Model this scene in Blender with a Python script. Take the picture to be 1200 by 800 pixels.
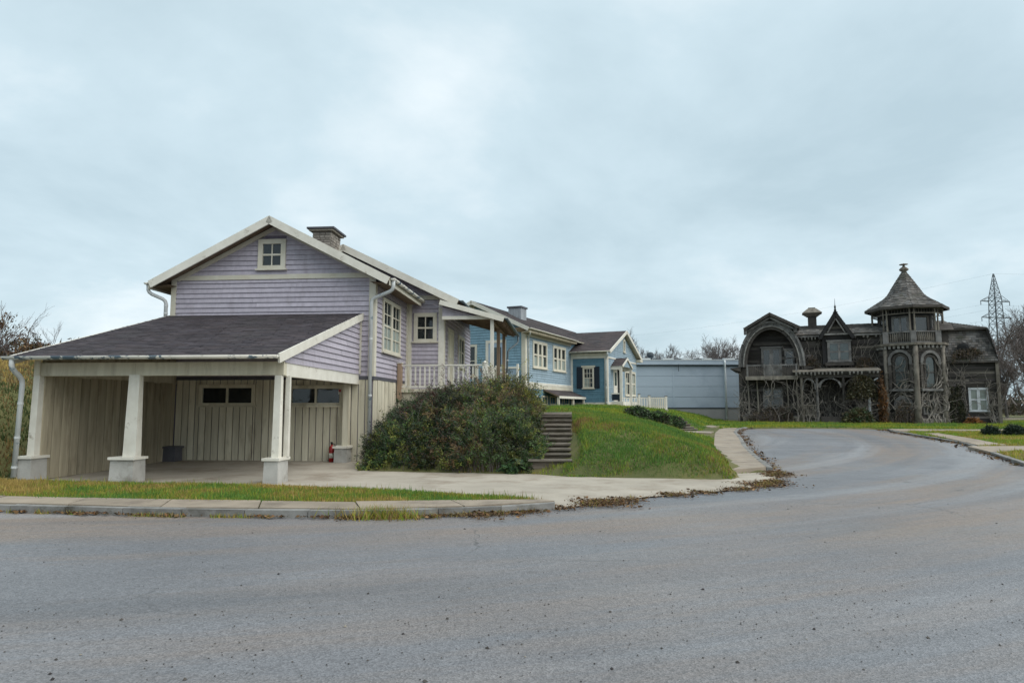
import bpy, math, random
import numpy as np
from mathutils import Vector, Matrix
from mathutils.geometry import delaunay_2d_cdt

for o in list(bpy.data.objects):
    bpy.data.objects.remove(o, do_unlink=True)
random.seed(7)
rng = np.random.default_rng(11)
scene = bpy.context.scene
COL = scene.collection
R = math.radians

# ------------------------------------------------------------------ camera
cd = bpy.data.cameras.new('camera')
cam = bpy.data.objects.new('camera', cd)
COL.objects.link(cam)
cd.sensor_width = 36.0
cd.lens = 24.0
cd.clip_start = 0.05
cd.clip_end = 3000
cam.location = (0, 0, 1.65)
cam.rotation_euler = (R(90 + 5.569), 0, 0)
scene.camera = cam

# ------------------------------------------------------------------ sky (overcast)
SUN_EL, SUN_AZ = 50.0, 118.0          # azimuth measured clockwise from the view direction
world = bpy.data.worlds.new('World')
scene.world = world
world.use_nodes = True
nt = world.node_tree
nt.nodes.clear()
N = nt.nodes.new
out = N('ShaderNodeOutputWorld')
sky = N('ShaderNodeTexSky')
sky.sky_type = 'NISHITA'
sky.sun_disc = False
sky.sun_elevation = R(SUN_EL)
sky.sun_rotation = R(SUN_AZ)
sky.air_density = 1.0
sky.dust_density = 3.0
bg_sky = N('ShaderNodeBackground')
bg_sky.inputs['Strength'].default_value = 0.06
nt.links.new(sky.outputs[0], bg_sky.inputs['Color'])
tc = N('ShaderNodeTexCoord')
sep = N('ShaderNodeSeparateXYZ')
nt.links.new(tc.outputs['Generated'], sep.inputs[0])


def wmath(op, a, b):
    n = N('ShaderNodeMath')
    n.operation = op
    for i, q in enumerate((a, b)):
        if isinstance(q, (int, float)):
            n.inputs[i].default_value = q
        else:
            nt.links.new(q, n.inputs[i])
    return n.outputs[0]


zz = wmath('ADD', wmath('MAXIMUM', sep.outputs[2], 0.0), 0.22)   # cloud deck seen in perspective
comb = N('ShaderNodeCombineXYZ')
nt.links.new(wmath('ADD', wmath('DIVIDE', sep.outputs[0], zz), 0.3), comb.inputs[0])
nt.links.new(wmath('DIVIDE', sep.outputs[1], zz), comb.inputs[1])
n1 = N('ShaderNodeTexNoise')
n1.inputs['Scale'].default_value = 0.95
n1.inputs['Detail'].default_value = 7
n1.inputs['Roughness'].default_value = 0.55
n1.inputs['Distortion'].default_value = 0.25
nt.links.new(comb.outputs[0], n1.inputs['Vector'])
ramp = N('ShaderNodeValToRGB')
cr = ramp.color_ramp
cr.elements[0].position = 0.34
cr.elements[0].color = (0.43, 0.55, 0.61, 1)
cr.elements[1].position = 0.66
cr.elements[1].color = (0.75, 0.83, 0.865, 1)
e = cr.elements.new(0.51)
e.color = (0.545, 0.67, 0.73, 1)
nt.links.new(n1.outputs['Fac'], ramp.inputs[0])
bg_cl = N('ShaderNodeBackground')
bg_cl.inputs['Strength'].default_value = 0.545
nt.links.new(ramp.outputs[0], bg_cl.inputs['Color'])
mixs = N('ShaderNodeMixShader')
mixs.inputs[0].default_value = 0.9
nt.links.new(bg_sky.outputs[0], mixs.inputs[1])
nt.links.new(bg_cl.outputs[0], mixs.inputs[2])
nt.links.new(mixs.outputs[0], out.inputs['Surface'])

# ------------------------------------------------------------------ sun behind the cloud
sl = bpy.data.lights.new('sun', 'SUN')
sun = bpy.data.objects.new('sun', sl)
COL.objects.link(sun)
sl.energy = 1.3
sl.angle = R(75)
sl.color = (1.0, 0.965, 0.92)
dv = Vector((math.sin(R(SUN_AZ)) * math.cos(R(SUN_EL)), math.cos(R(SUN_AZ)) * math.cos(R(SUN_EL)), math.sin(R(SUN_EL))))
sun.rotation_euler = dv.to_track_quat('Z', 'Y').to_euler()

scene.view_settings.view_transform = 'Standard'
scene.view_settings.look = 'None'
scene.view_settings.gamma = 1
scene.view_settings.exposure = 1.22
scene.view_settings.use_curve_mapping = False


# ------------------------------------------------------------------ helpers
def put(name, mesh, parent=None):
    o = bpy.data.objects.new(name, mesh)
    COL.objects.link(o)
    if parent is not None:
        o.parent = parent
    return o


def tag(o, label=None, cat=None, group=None, kind=None):
    if label:
        o['label'] = label
    if cat:
        o['category'] = cat
    if group:
        o['group'] = group
    if kind:
        o['kind'] = kind
    return o


def empty(name, loc=(0, 0, 0), rz=0.0, label=None, cat=None, group=None):
    o = bpy.data.objects.new(name, None)
    COL.objects.link(o)
    o.location = loc
    o.rotation_euler = (0, 0, rz)
    o.empty_display_size = 0.2
    return tag(o, label, cat, group)


def copy_tree(o, parent=None):
    c = o.copy()
    COL.objects.link(c)
    c.parent = parent
    for ch in list(o.children):
        copy_tree(ch, c)
    return c


def np_mesh(name, V, F, cols=None, mat=None):
    """V (n,3), F (m,k) arrays, optional per-vertex colours (n,3)."""
    V = np.asarray(V, np.float32)
    F = np.asarray(F, np.int32)
    me = bpy.data.meshes.new(name)
    k = F.shape[1]
    me.vertices.add(len(V))
    me.vertices.foreach_set('co', V.ravel())
    me.loops.add(F.size)
    me.loops.foreach_set('vertex_index', F.ravel())
    me.polygons.add(len(F))
    me.polygons.foreach_set('loop_start', np.arange(0, F.size, k, dtype=np.int32))
    me.polygons.foreach_set('loop_total', np.full(len(F), k, np.int32))
    me.update(calc_edges=True)
    if cols is not None:
        at = me.color_attributes.new('col', 'FLOAT_COLOR', 'POINT')
        c4 = np.ones((len(V), 4), np.float32)
        c4[:, :3] = cols
        at.data.foreach_set('color', c4.ravel())
    if mat is not None:
        me.materials.append(mat)
    return me


class MB:
    off = (0, 0, 0)                       # shift of the section of a building being built

    def __init__(s):
        s.v, s.f, s.c = [], [], []
        s.cur = None

    def add(s, vs, fs):
        b = len(s.v)
        s.v += [tuple(q) for q in vs]
        s.f += [tuple(i + b for i in q) for q in fs]
        s.c += [s.cur] * len(vs)
        return s

    def box(s, x0, x1, y0, y1, z0, z1):
        return s.hexa([(x0, y0, z0), (x1, y0, z0), (x1, y1, z0), (x0, y1, z0), (x0, y0, z1), (x1, y0, z1), (x1, y1, z1), (x0, y1, z1)])

    def hexa(s, p):
        return s.add(p, [(3, 2, 1, 0), (4, 5, 6, 7), (0, 1, 5, 4), (1, 2, 6, 5), (2, 3, 7, 6), (3, 0, 4, 7)])

    def prism(s, poly, ext):
        n = len(poly)
        e = Vector(ext)
        p = [Vector(q) for q in poly]
        return s.add([tuple(q) for q in p] + [tuple(q + e) for q in p],
                     [tuple(range(n - 1, -1, -1)), tuple(range(n, 2 * n))] + [(i, (i + 1) % n, n + (i + 1) % n, n + i) for i in range(n)])

    def tube(s, path, rad, n=8, cap=True, half=None):
        P = [Vector(q) for q in path]
        if not hasattr(rad, '__len__'):
            rad = [rad] * len(P)
        rings = []
        up = None
        for i, p in enumerate(P):
            d = (P[min(i + 1, len(P) - 1)] - P[max(i - 1, 0)])
            if d.length < 1e-9:
                d = Vector((0, 0, 1))
            d.normalize()
            if up is None:
                up = Vector((0, 0, 1)) if abs(d.z) < .9 else Vector((1, 0, 0))
            a = d.cross(up)
            if a.length < 1e-6:
                a = d.cross(Vector((0, 1, 0)))
            a.normalize()
            b = a.cross(d).normalized()
            up = b
            rings.append([tuple(p + (a * math.cos(t) + b * math.sin(t)) * rad[i]) for t in [2 * math.pi * k / n for k in range(n)]])
        vs = [q for r in rings for q in r]
        fs = []
        for i in range(len(P) - 1):
            for k in range(n):
                fs.append((i * n + k, i * n + (k + 1) % n, (i + 1) * n + (k + 1) % n, (i + 1) * n + k))
        if cap:
            fs.append(tuple(range(n - 1, -1, -1)))
            fs.append(tuple(range((len(P) - 1) * n, len(P) * n)))
        return s.add(vs, fs)

    def gutter(s, a, b, r=0.065, n=7, up=(0, 0, 1)):
        """half-round channel, open on top, with a little wall thickness"""
        a, b = Vector(a), Vector(b)
        d = (b - a).normalized()
        sd = d.cross(Vector(up)).normalized()
        U = Vector(up)
        prof = []
        for k in range(n + 1):
            t = math.pi + math.pi * k / n
            prof.append(sd * math.cos(t) * r + U * math.sin(t) * r)
        for k in range(n, -1, -1):
            t = math.pi + math.pi * k / n
            prof.append(sd * math.cos(t) * (r - .012) + U * (math.sin(t) * (r - .012) + .004))
        s.prism([a + q for q in prof], b - a)
        for p in (a, b):
            s.prism([p + q - d * .004 for q in prof[:n + 1]], d * .008)
        return s

    def lathe(s, prof, c=(0, 0, 0), n=16, ph=0.0):
        vs, fs = [], []
        for r, z in prof:
            for k in range(n):
                t = ph + 2 * math.pi * k / n
                vs.append((c[0] + r * math.cos(t), c[1] + r * math.sin(t), c[2] + z))
        for i in range(len(prof) - 1):
            for k in range(n):
                fs.append((i * n + k, i * n + (k + 1) % n, (i + 1) * n + (k + 1) % n, (i + 1) * n + k))
        fs.append(tuple(range(n - 1, -1, -1)))
        fs.append(tuple(range((len(prof) - 1) * n, len(prof) * n)))
        return s.add(vs, fs)

    def build(s, name, mat=None, parent=None, smooth=False, kind=None, label=None):
        me = bpy.data.meshes.new(name)
        me.from_pydata([(x + MB.off[0], y + MB.off[1], z + MB.off[2]) for x, y, z in s.v] if any(MB.off) else s.v, [], s.f)
        if any(c is not None for c in s.c):
            at = me.color_attributes.new('col', 'FLOAT_COLOR', 'POINT')
            at.data.foreach_set('color', np.array([(c or (1, 1, 1)) + (1,) for c in s.c], np.float32).ravel())
        if mat is not None:
            me.materials.append(mat)
        if smooth:
            me.polygons.foreach_set('use_smooth', [True] * len(me.polygons))
        o = put(name, me, parent)
        return tag(o, label=label, kind=kind)


# ------------------------------------------------------------------ procedural materials
def mat(name, c1, c2=None, scale=2.5, rough=.8, bump=.2, bscale=30, stretch=(1, 1, 1), rnd=.1, dirt=None, dscale=1.2,
        damt=(.5, .7), attr=False, spec=.3, metal=0.0, trans=0.0, dstretch=(1, 1, 1), rough2=None):
    m = bpy.data.materials.new(name)
    m.use_nodes = True
    t = m.node_tree
    t.nodes.clear()
    n = t.nodes.new
    L = t.links.new
    o = n('ShaderNodeOutputMaterial')
    b = n('ShaderNodeBsdfPrincipled')
    b.inputs['Roughness'].default_value = rough
    b.inputs['Specular IOR Level'].default_value = spec
    b.inputs['Metallic'].default_value = metal
    co = n('ShaderNodeTexCoord')
    oi = n('ShaderNodeObjectInfo')
    ad = n('ShaderNodeVectorMath')
    ad.operation = 'ADD'
    mu = n('ShaderNodeVectorMath')
    mu.operation = 'SCALE'
    cm = n('ShaderNodeCombineXYZ')
    for i in range(3):
        L(oi.outputs['Random'], cm.inputs[i])
    L(cm.outputs[0], mu.inputs[0])
    mu.inputs['Scale'].default_value = 37.0 if rnd else 0.0
    L(co.outputs['Object'], ad.inputs[0])
    L(mu.outputs[0], ad.inputs[1])

    def noise(sc, st, det=6, off=True, rg=.6):
        mp = n('ShaderNodeMapping')
        mp.inputs['Scale'].default_value = st
        L((ad.outputs[0] if off else co.outputs['Object']), mp.inputs[0])
        q = n('ShaderNodeTexNoise')
        q.inputs['Scale'].default_value = sc
        q.inputs['Detail'].default_value = det
        q.inputs['Roughness'].default_value = rg
        L(mp.outputs[0], q.inputs['Vector'])
        return q.outputs['Fac']

    def rampf(f, a, bb):
        r = n('ShaderNodeMapRange')
        r.inputs['From Min'].default_value = a
        r.inputs['From Max'].default_value = bb
        L(f, r.inputs['Value'])
        return r.outputs[0]

    def mixc(f, A, B, mode='MIX'):
        x = n('ShaderNodeMix')
        x.data_type = 'RGBA'
        x.blend_type = mode
        for idx, q in ((0, f), (6, A), (7, B)):
            if isinstance(q, (int, float)):
                x.inputs[idx].default_value = q
            elif isinstance(q, tuple):
                x.inputs[idx].default_value = q + (1,)
            else:
                L(q, x.inputs[idx])
        return x.outputs[2]

    c2 = c2 or tuple(q * .78 for q in c1)
    col = mixc(rampf(noise(scale, stretch), .32, .68), c1, c2)
    if attr:
        a = n('ShaderNodeVertexColor')
        a.layer_name = 'col'
        col = mixc(1.0, col, a.outputs['Color'], 'MULTIPLY')
    if dirt:
        col = mixc(rampf(noise(dscale, dstretch, 8, False, .68), *damt), col, dirt)
    if rnd:
        hs = n('ShaderNodeHueSaturation')
        L(col, hs.inputs['Color'])
        r = n('ShaderNodeMapRange')
        r.inputs['To Min'].default_value = 1 - rnd
        r.inputs['To Max'].default_value = 1 + rnd
        L(oi.outputs['Random'], r.inputs['Value'])
        L(r.outputs[0], hs.inputs['Value'])
        col = hs.outputs['Color']
    L(col, b.inputs['Base Color'])
    if rough2 is not None:
        rr = n('ShaderNodeMapRange')
        rr.inputs['From Min'].default_value = .35
        rr.inputs['From Max'].default_value = .65
        rr.inputs['To Min'].default_value = rough
        rr.inputs['To Max'].default_value = rough2
        L(noise(dscale * 1.7, dstretch, 5, False), rr.inputs['Value'])
        L(rr.outputs[0], b.inputs['Roughness'])
    if bump:
        bp = n('ShaderNodeBump')
        bp.inputs['Strength'].default_value = bump
        bp.inputs['Distance'].default_value = .02
        L(noise(bscale, stretch, 4), bp.inputs['Height'])
        L(bp.outputs[0], b.inputs['Normal'])
    if trans:
        tr = n('ShaderNodeBsdfTranslucent')
        L(col, tr.inputs['Color'])
        ms = n('ShaderNodeMixShader')
        ms.inputs[0].default_value = trans
        L(b.outputs[0], ms.inputs[1])
        L(tr.outputs[0], ms.inputs[2])
        L(ms.outputs[0], o.inputs['Surface'])
    else:
        L(b.outputs[0], o.inputs['Surface'])
    return m


def glass_mat(name, tint=(.75, .82, .85), refl=.06, rough=.04):
    m = bpy.data.materials.new(name)
    m.use_nodes = True
    t = m.node_tree
    t.nodes.clear()
    n, L = t.nodes.new, t.links.new
    o = n('ShaderNodeOutputMaterial')
    tr = n('ShaderNodeBsdfTransparent')
    tr.inputs['Color'].default_value = tint + (1,)
    gl = n('ShaderNodeBsdfGlossy')
    gl.inputs['Roughness'].default_value = rough
    no = n('ShaderNodeTexNoise')
    no.inputs['Scale'].default_value = 3.0
    tcx = n('ShaderNodeTexCoord')
    L(tcx.outputs['Object'], no.inputs['Vector'])
    bp = n('ShaderNodeBump')
    bp.inputs['Strength'].default_value = .06
    bp.inputs['Distance'].default_value = .05
    L(no.outputs['Fac'], bp.inputs['Height'])
    L(bp.outputs[0], gl.inputs['Normal'])
    ms = n('ShaderNodeMixShader')
    ms.inputs[0].default_value = refl
    L(tr.outputs[0], ms.inputs[1])
    L(gl.outputs[0], ms.inputs[2])
    L(ms.outputs[0], o.inputs['Surface'])
    return m


M = {}
M['lilac'] = mat('lilac_paint', (.435, .402, .455), (.35, .32, .365), 1.4, .62, .12, 60, (6, 6, 1), .09, (.20, .175, .175), 1.5, (.56, .95), dstretch=(1.3, 1.3, .5))
M['lilac_dark'] = mat('lilac_wall_core', (.2, .18, .23), rnd=0)
M['cream'] = mat('cream_trim_paint', (.60, .575, .49), (.52, .48, .38), 2.2, .6, .15, 40, (1, 1, 1), .06, (.27, .22, .15), 2.6, (.6, .8))
M['white'] = mat('white_trim_paint', (.70, .675, .60), (.58, .55, .475), 2.5, .55, .15, 40, (1, 1, 1), .05, (.26, .22, .17), 3.2, (.61, .75))
M['plank'] = mat('cream_plank_paint', (.66, .615, .485), (.50, .455, .345), 1.2, .7, .25, 25, (5, 5, .5), .13, (.22, .18, .12), 1.7, (.55, .8), dstretch=(1.5, 1.5, .35))
M['oldplank'] = mat('tan_weathered_planks', (.44, .385, .28), (.27, .235, .165), 1.3, .8, .35, 22, (5, 5, .4), .18, (.12, .09, .06), 1.6, (.52, .78), dstretch=(2, 2, .35))
M['shingle'] = mat('asphalt_shingle', (.070, .058, .064), (.042, .036, .041), 1.3, .9, .5, 90, (1, 1, 1), 0, (.06, .055, .055), .6, (.5, .75), attr=True)
M['shingle_b'] = mat('brown_asphalt_shingle', (.085, .066, .066), (.047, .042, .044), .9, .9, .5, 90, (1, 1, 1), 0, (.055, .05, .05), .5, (.5, .75), attr=True)
M['gut'] = mat('peeling_gutter', (.66, .64, .57), (.58, .56, .5), 3, .45, .05, 20, (1, 1, 1), 0, (.10, .14, .17), 2.4, (.535, .56), dstretch=(1.1, 1, 2))
M['pipe'] = mat('downspout_paint', (.55, .57, .56), (.43, .45, .45), 3, .45, .05, 20, (1, 1, .4), .05, (.2, .25, .28), 2.8, (.58, .63))
M['darkpipe'] = mat('dark_zinc', (.12, .15, .16), (.08, .1, .11), 4, .5, .05)
M['concrete'] = mat('weathered_concrete', (.385, .345, .285), (.295, .262, .215), 1.1, .85, .3, 60, (1, 1, 1), .05, (.19, .15, .11), .8, (.5, .74))
M['slab'] = mat('pavement_slab', (.315, .26, .20), (.23, .19, .145), 1.5, .8, .3, 60, (1, 1, 1), .09, (.15, .12, .095), 1.1, (.52, .7), rough2=.55)
M['kerb'] = mat('kerbstone', (.25, .245, .23), (.16, .155, .145), 2.5, .85, .4, 50, (1, 1, 1), .12, (.07, .065, .05), 1.8, (.5, .68))
M['footing'] = mat('footing_concrete', (.44, .43, .40), (.31, .30, .275), 2.2, .9, .4, 40, (1, 1, 1), .06, (.17, .15, .12), 2.0, (.52, .72))
M['brownwood'] = mat('brown_bare_wood', (.23, .17, .115), (.14, .10, .07), 2, .8, .3, 30, (4, 4, .5), .1)
M['tan'] = mat('tan_bare_wood', (.42, .30, .21), (.31, .22, .15), 2, .8, .3, 30, (4, 4, .5), .05)
M['interior'] = mat('dark_interior', (.018, .019, .02), rnd=0, bump=0)
M['curtain'] = mat('pale_curtain', (.55, .53, .46), (.42, .4, .34), 6, .9, .2, 12, (6, 6, .2), .1)
M['glass'] = glass_mat('window_glass')
M['glass_old'] = glass_mat('dusty_window_glass', (.6, .66, .66), .11, .18)
M['red'] = mat('extinguisher_red', (.34, .016, .016), (.25, .012, .012), 5, .35, 0, rnd=0, spec=.5)
M['black'] = mat('black_rubber', (.02, .02, .02), rnd=0, bump=0, rough=.6)
M['paper'] = mat('printed_label', (.6, .58, .5), rnd=0, bump=0)
M['stone'] = mat('chimney_stone', (.30, .27, .235), (.20, .175, .15), 6, .9, .5, 30, (1, 1, 1), .28)
M['mortar'] = mat('chimney_mortar', (.13, .12, .11), rnd=0)
M['slate'] = mat('dark_cap', (.10, .10, .115), (.07, .07, .08), 4, .6)
M['blue'] = mat('blue_paint', (.225, .36, .445), (.18, .30, .375), 1.4, .62, .12, 60, (6, 6, 1), .08, (.10, .14, .165), 1.7, (.52, .86), dstretch=(1.6, 1.6, .45))
M['blue_shaded'] = mat('blue_paint_shaded', (.108, .22, .285), (.085, .175, .23), 1.4, .62, .12, 60, (6, 6, 1), .08, (.06, .11, .14), 1.5, (.6, .86))  # blue siding darkened in colour to stand for the wing's less lit front
M['blue_lit'] = mat('blue_paint_lit', (.30, .39, .45), (.25, .33, .385), 1.4, .62, .12, 60, (6, 6, 1), .08, (.14, .175, .19), 1.7, (.52, .86), dstretch=(1.6, 1.6, .45))  # blue siding lightened in colour for right-facing walls that catch more light
M['vinyl'] = mat('pale_blue_panel', (.33, .42, .52), (.28, .36, .45), 2, .6, .1)
M['shutter'] = mat('navy_shutter', (.012, .022, .035), (.01, .016, .026), 4, .5, .1)
M['metalpanel'] = mat('pale_blue_sheet_metal', (.38, .45, .52), (.35, .42, .485), .4, .42, .03, 6, (1, 1, 3), .025, (.25, .31, .375), .35, (.5, .8), spec=.5)
M['metaltrim'] = mat('blue_grey_sheet_trim', (.25, .305, .36), (.2, .25, .3), 1, .45, .03, spec=.5)
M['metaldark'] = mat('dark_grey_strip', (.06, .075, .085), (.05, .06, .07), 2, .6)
M['metallight'] = mat('white_roof_edge', (.6, .64, .65), (.52, .55, .56), 2, .5)
M['plinth'] = mat('warehouse_concrete', (.31, .31, .305), (.24, .24, .235), .5, .9, .3, 20, (1, 1, .5), 0, (.15, .15, .145), .6, (.52, .75), dstretch=(1, 1, .4))
M['timber'] = mat('shaded_riser_timber', (.20, .165, .13), (.11, .09, .07), 3, .85, .5, 30, (.4, 5, 5), .2, (.06, .055, .035), 2, (.5, .7))  # coloured darker than the treads, for the shadow on the risers
M['earth'] = mat('brown_earth', (.15, .10, .065), (.10, .07, .045), 3, .95, .5, 20)
M['w_side'] = mat('old_black_boards', (.055, .050, .046), (.025, .023, .022), 1.2, .85, .5, 20, (.5, 3, 3), .2, (.085, .078, .07), .9, (.58, .85), attr=True)
M['w_dark'] = mat('old_black_wood', (.032, .031, .031), (.018, .017, .018), 1.2, .85, .5, 20, (1, 1, 1), .2)
M['w_grey'] = mat('old_silver_wood', (.225, .218, .21), (.075, .072, .07), 1.6, .85, .5, 20, (1, 1, 1), .2, (.05, .045, .04), 1.5, (.52, .72))
M['w_tan'] = mat('old_tan_wood', (.24, .215, .178), (.11, .098, .082), 1.6, .85, .5, 20, (2, 2, .6), .2, (.06, .05, .04), 1.6, (.52, .72))
M['w_brown'] = mat('old_brown_wood', (.088, .078, .069), (.042, .038, .035), 1.6, .85, .5, 20, (1, 1, 1), .2, (.04, .035, .03), 1.5, (.5, .72))
M['shake'] = mat('grey_wood_shakes', (.16, .15, .14), (.075, .07, .066), 1.1, .95, .6, 30, (1, 1, 1), 0, (.07, .075, .05), .8, (.55, .75), attr=True)
M['shake_dark'] = mat('dark_wood_shakes', (.085, .078, .072), (.045, .042, .04), 1.1, .95, .6, 30, (1, 1, 1), 0, (.05, .05, .035), .8, (.55, .75), attr=True)
M['w_pale'] = mat('old_flaking_trim', (.30, .29, .27), (.15, .14, .13), 3, .8, .2, 20, (1, 1, 1), .1, (.06, .055, .05), 2.0, (.5, .66))
M['w_white'] = mat('old_white_paint', (.50, .52, .54), (.38, .4, .42), 3, .7, .2, 20, (1, 1, 1), .06, (.16, .15, .14), 2.4, (.57, .72))
M['vine'] = mat('bare_vine_bark', (.26, .235, .205), (.12, .108, .094), 2.5, .9, .3, 30, (1, 1, 1), .15)
M['bark'] = mat('grey_bark', (.125, .112, .105), (.075, .068, .062), 2, .95, .4, 20, (1, 1, .3), .12)
M['twig'] = mat('brown_twigs', (.15, .125, .115), (.10, .085, .08), 2, .95, 0, rnd=.12)
M['leaf'] = mat('shrub_leaf', (1, 1, 1), (.8, .8, .8), 3, .55, 0, rnd=0, attr=True, trans=.25, spec=.35)
M['grass'] = mat('grass_blade', (1, 1, 1), (.85, .85, .85), 2, .6, 0, rnd=0, attr=True, trans=.3, spec=.25)
M['litter'] = mat('dead_leaf', (1, 1, 1), (.8, .8, .8), 3, .8, 0, rnd=0, attr=True, spec=.2)
M['steel'] = mat('galvanised_steel', (.13, .15, .165), (.1, .115, .13), 1, .6, 0, rnd=0)
M['gravel'] = mat('loose_stone', (1, 1, 1), (.7, .7, .7), 8, .9, 0, rnd=0, attr=True)


def asphalt_mat():
    m = bpy.data.materials.new('worn_asphalt')
    m.use_nodes = True
    t = m.node_tree
    b = t.nodes['Principled BSDF']
    n, L = t.nodes.new, t.links.new
    co = n('ShaderNodeTexCoord')

    def noise(sc, st=(1, 1, 1), det=6, rg=.6, rot=0.0):
        mp = n('ShaderNodeMapping')
        mp.inputs['Scale'].default_value = st
        mp.inputs['Rotation'].default_value = (0, 0, rot)
        L(co.outputs['Object'], mp.inputs[0])
        q = n('ShaderNodeTexNoise')
        q.inputs['Scale'].default_value = sc
        q.inputs['Detail'].default_value = det
        q.inputs['Roughness'].default_value = rg
        L(mp.outputs[0], q.inputs['Vector'])
        return q.outputs['Fac']

    def rng_(f, a, c, lo=0.0, hi=1.0):
        r = n('ShaderNodeMapRange')
        r.inputs['From Min'].default_value = a
        r.inputs['From Max'].default_value = c
        r.inputs['To Min'].default_value = lo
        r.inputs['To Max'].default_value = hi
        L(f, r.inputs['Value'])
        return r.outputs[0]

    def mixc(f, A, B, mode='MIX'):
        x = n('ShaderNodeMix')
        x.data_type = 'RGBA'
        x.blend_type = mode
        for idx, q in ((0, f), (6, A), (7, B)):
            if isinstance(q, (int, float)):
                x.inputs[idx].default_value = q
            elif isinstance(q, tuple):
                x.inputs[idx].default_value = q + (1,)
            else:
                L(q, x.inputs[idx])
        return x.outputs[2]

    # polar coordinates round the inside of the bend, so wear follows the way cars turn
    ct = n('ShaderNodeVectorMath')
    ct.operation = 'SUBTRACT'
    L(co.outputs['Object'], ct.inputs[0])
    ct.inputs[1].default_value = (-11, 40, 0)
    sx = n('ShaderNodeSeparateXYZ')
    L(ct.outputs[0], sx.inputs[0])

    def mth(op, a, b_=None):
        q = n('ShaderNodeMath')
        q.operation = op
        for i_, v_ in enumerate((a, b_)):
            if v_ is None:
                continue
            if isinstance(v_, (int, float)):
                q.inputs[i_].default_value = v_
            else:
                L(v_, q.inputs[i_])
        return q.outputs[0]
    rad_ = mth('SQRT', mth('ADD', mth('MULTIPLY', sx.outputs[0], sx.outputs[0]), mth('MULTIPLY', sx.outputs[1], sx.outputs[1])))
    ang_ = mth('ARCTAN2', sx.outputs[1], sx.outputs[0])
    pol = n('ShaderNodeCombineXYZ')
    L(rad_, pol.inputs[0])
    L(mth('MULTIPLY', ang_, 34.0), pol.inputs[1])

    def pnoise(sc, st, det=6, rg=.6):
        mp_ = n('ShaderNodeMapping')
        mp_.inputs['Scale'].default_value = st
        L(pol.outputs[0], mp_.inputs[0])
        q = n('ShaderNodeTexNoise')
        q.inputs['Scale'].default_value = sc
        q.inputs['Detail'].default_value = det
        q.inputs['Roughness'].default_value = rg
        L(mp_.outputs[0], q.inputs['Vector'])
        return q.outputs['Fac']
    col = mixc(rng_(noise(.3, (1, 1, 1), 6), .35, .65), (.168, .169, .178), (.125, .126, .134))
    col = mixc(rng_(pnoise(.33, (1.1, .14, 1), 7, .66), .46, .62, 0, .85), col, (.192, .148, .116))      # tracked-in dirt
    col = mixc(rng_(pnoise(.42, (1.3, .07, 1), 6, .6), .5, .63, 0, .75), col, (.105, .107, .114))         # damp, tyre-darkened sweeps
    col = mixc(rng_(pnoise(.5, (1.3, .06, 1), 5, .55), .53, .68, 0, .7), col, (.235, .235, .24))          # pale polished sweeps
    col = mixc(rng_(noise(1.1, (1, 1, 1), 8, .7), .60, .70, 0, .55), col, (.105, .10, .098))             # old stains
    sp = n('ShaderNodeTexVoronoi')
    sp.inputs['Scale'].default_value = 75
    L(co.outputs['Object'], sp.inputs['Vector'])
    spk = n('ShaderNodeSeparateColor')
    L(sp.outputs['Color'], spk.inputs[0])
    col = mixc(1.0, col, mixc(spk.outputs[0], (.72, .72, .72), (1.3, 1.3, 1.3)), 'MULTIPLY')              # aggregate
    g2 = noise(14, (1, 1, 1), 4, .7)
    col = mixc(1.0, col, mixc(rng_(g2, .3, .7), (.86, .86, .86), (1.13, 1.13, 1.13)), 'MULTIPLY')
    # fine cracks
    v = n('ShaderNodeTexVoronoi')
    v.feature = 'DISTANCE_TO_EDGE'
    v.inputs['Scale'].default_value = .22
    mp = n('ShaderNodeMapping')
    L(co.outputs['Object'], mp.inputs[0])
    wn = n('ShaderNodeTexNoise')
    wn.inputs['Scale'].default_value = 1.4
    wn.inputs['Detail'].default_value = 5
    L(co.outputs['Object'], wn.inputs['Vector'])
    va = n('ShaderNodeVectorMath')
    va.operation = 'ADD'
    L(mp.outputs[0], va.inputs[0])
    L(wn.outputs['Color'], va.inputs[1])
    L(va.outputs[0], v.inputs['Vector'])
    crk = n('ShaderNodeMath')
    crk.operation = 'MULTIPLY'
    L(rng_(v.outputs['Distance'], .0, .005, 1, 0), crk.inputs[0])
    L(rng_(noise(.2), .5, .6), crk.inputs[1])
    col = mixc(crk.outputs[0], col, (.05, .05, .05))
    L(col, b.inputs['Base Color'])
    L(rng_(noise(.4, (.3, 1.5, 1), 5), .38, .66, .66, .42), b.inputs['Roughness'])
    b.inputs['Specular IOR Level'].default_value = .6
    bp = n('ShaderNodeBump')
    bp.inputs['Strength'].default_value = .4
    bp.inputs['Distance'].default_value = .012
    L(sp.outputs['Distance'], bp.inputs['Height'])
    L(bp.outputs[0], b.inputs['Normal'])
    return m


M['asphalt'] = asphalt_mat()
M['soil'] = mat('turf_soil', (.10, .105, .035), (.14, .12, .05), .9, .95, .6, 14, (1, 1, 1), 0, (.05, .065, .02), .35, (.45, .65))

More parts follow.
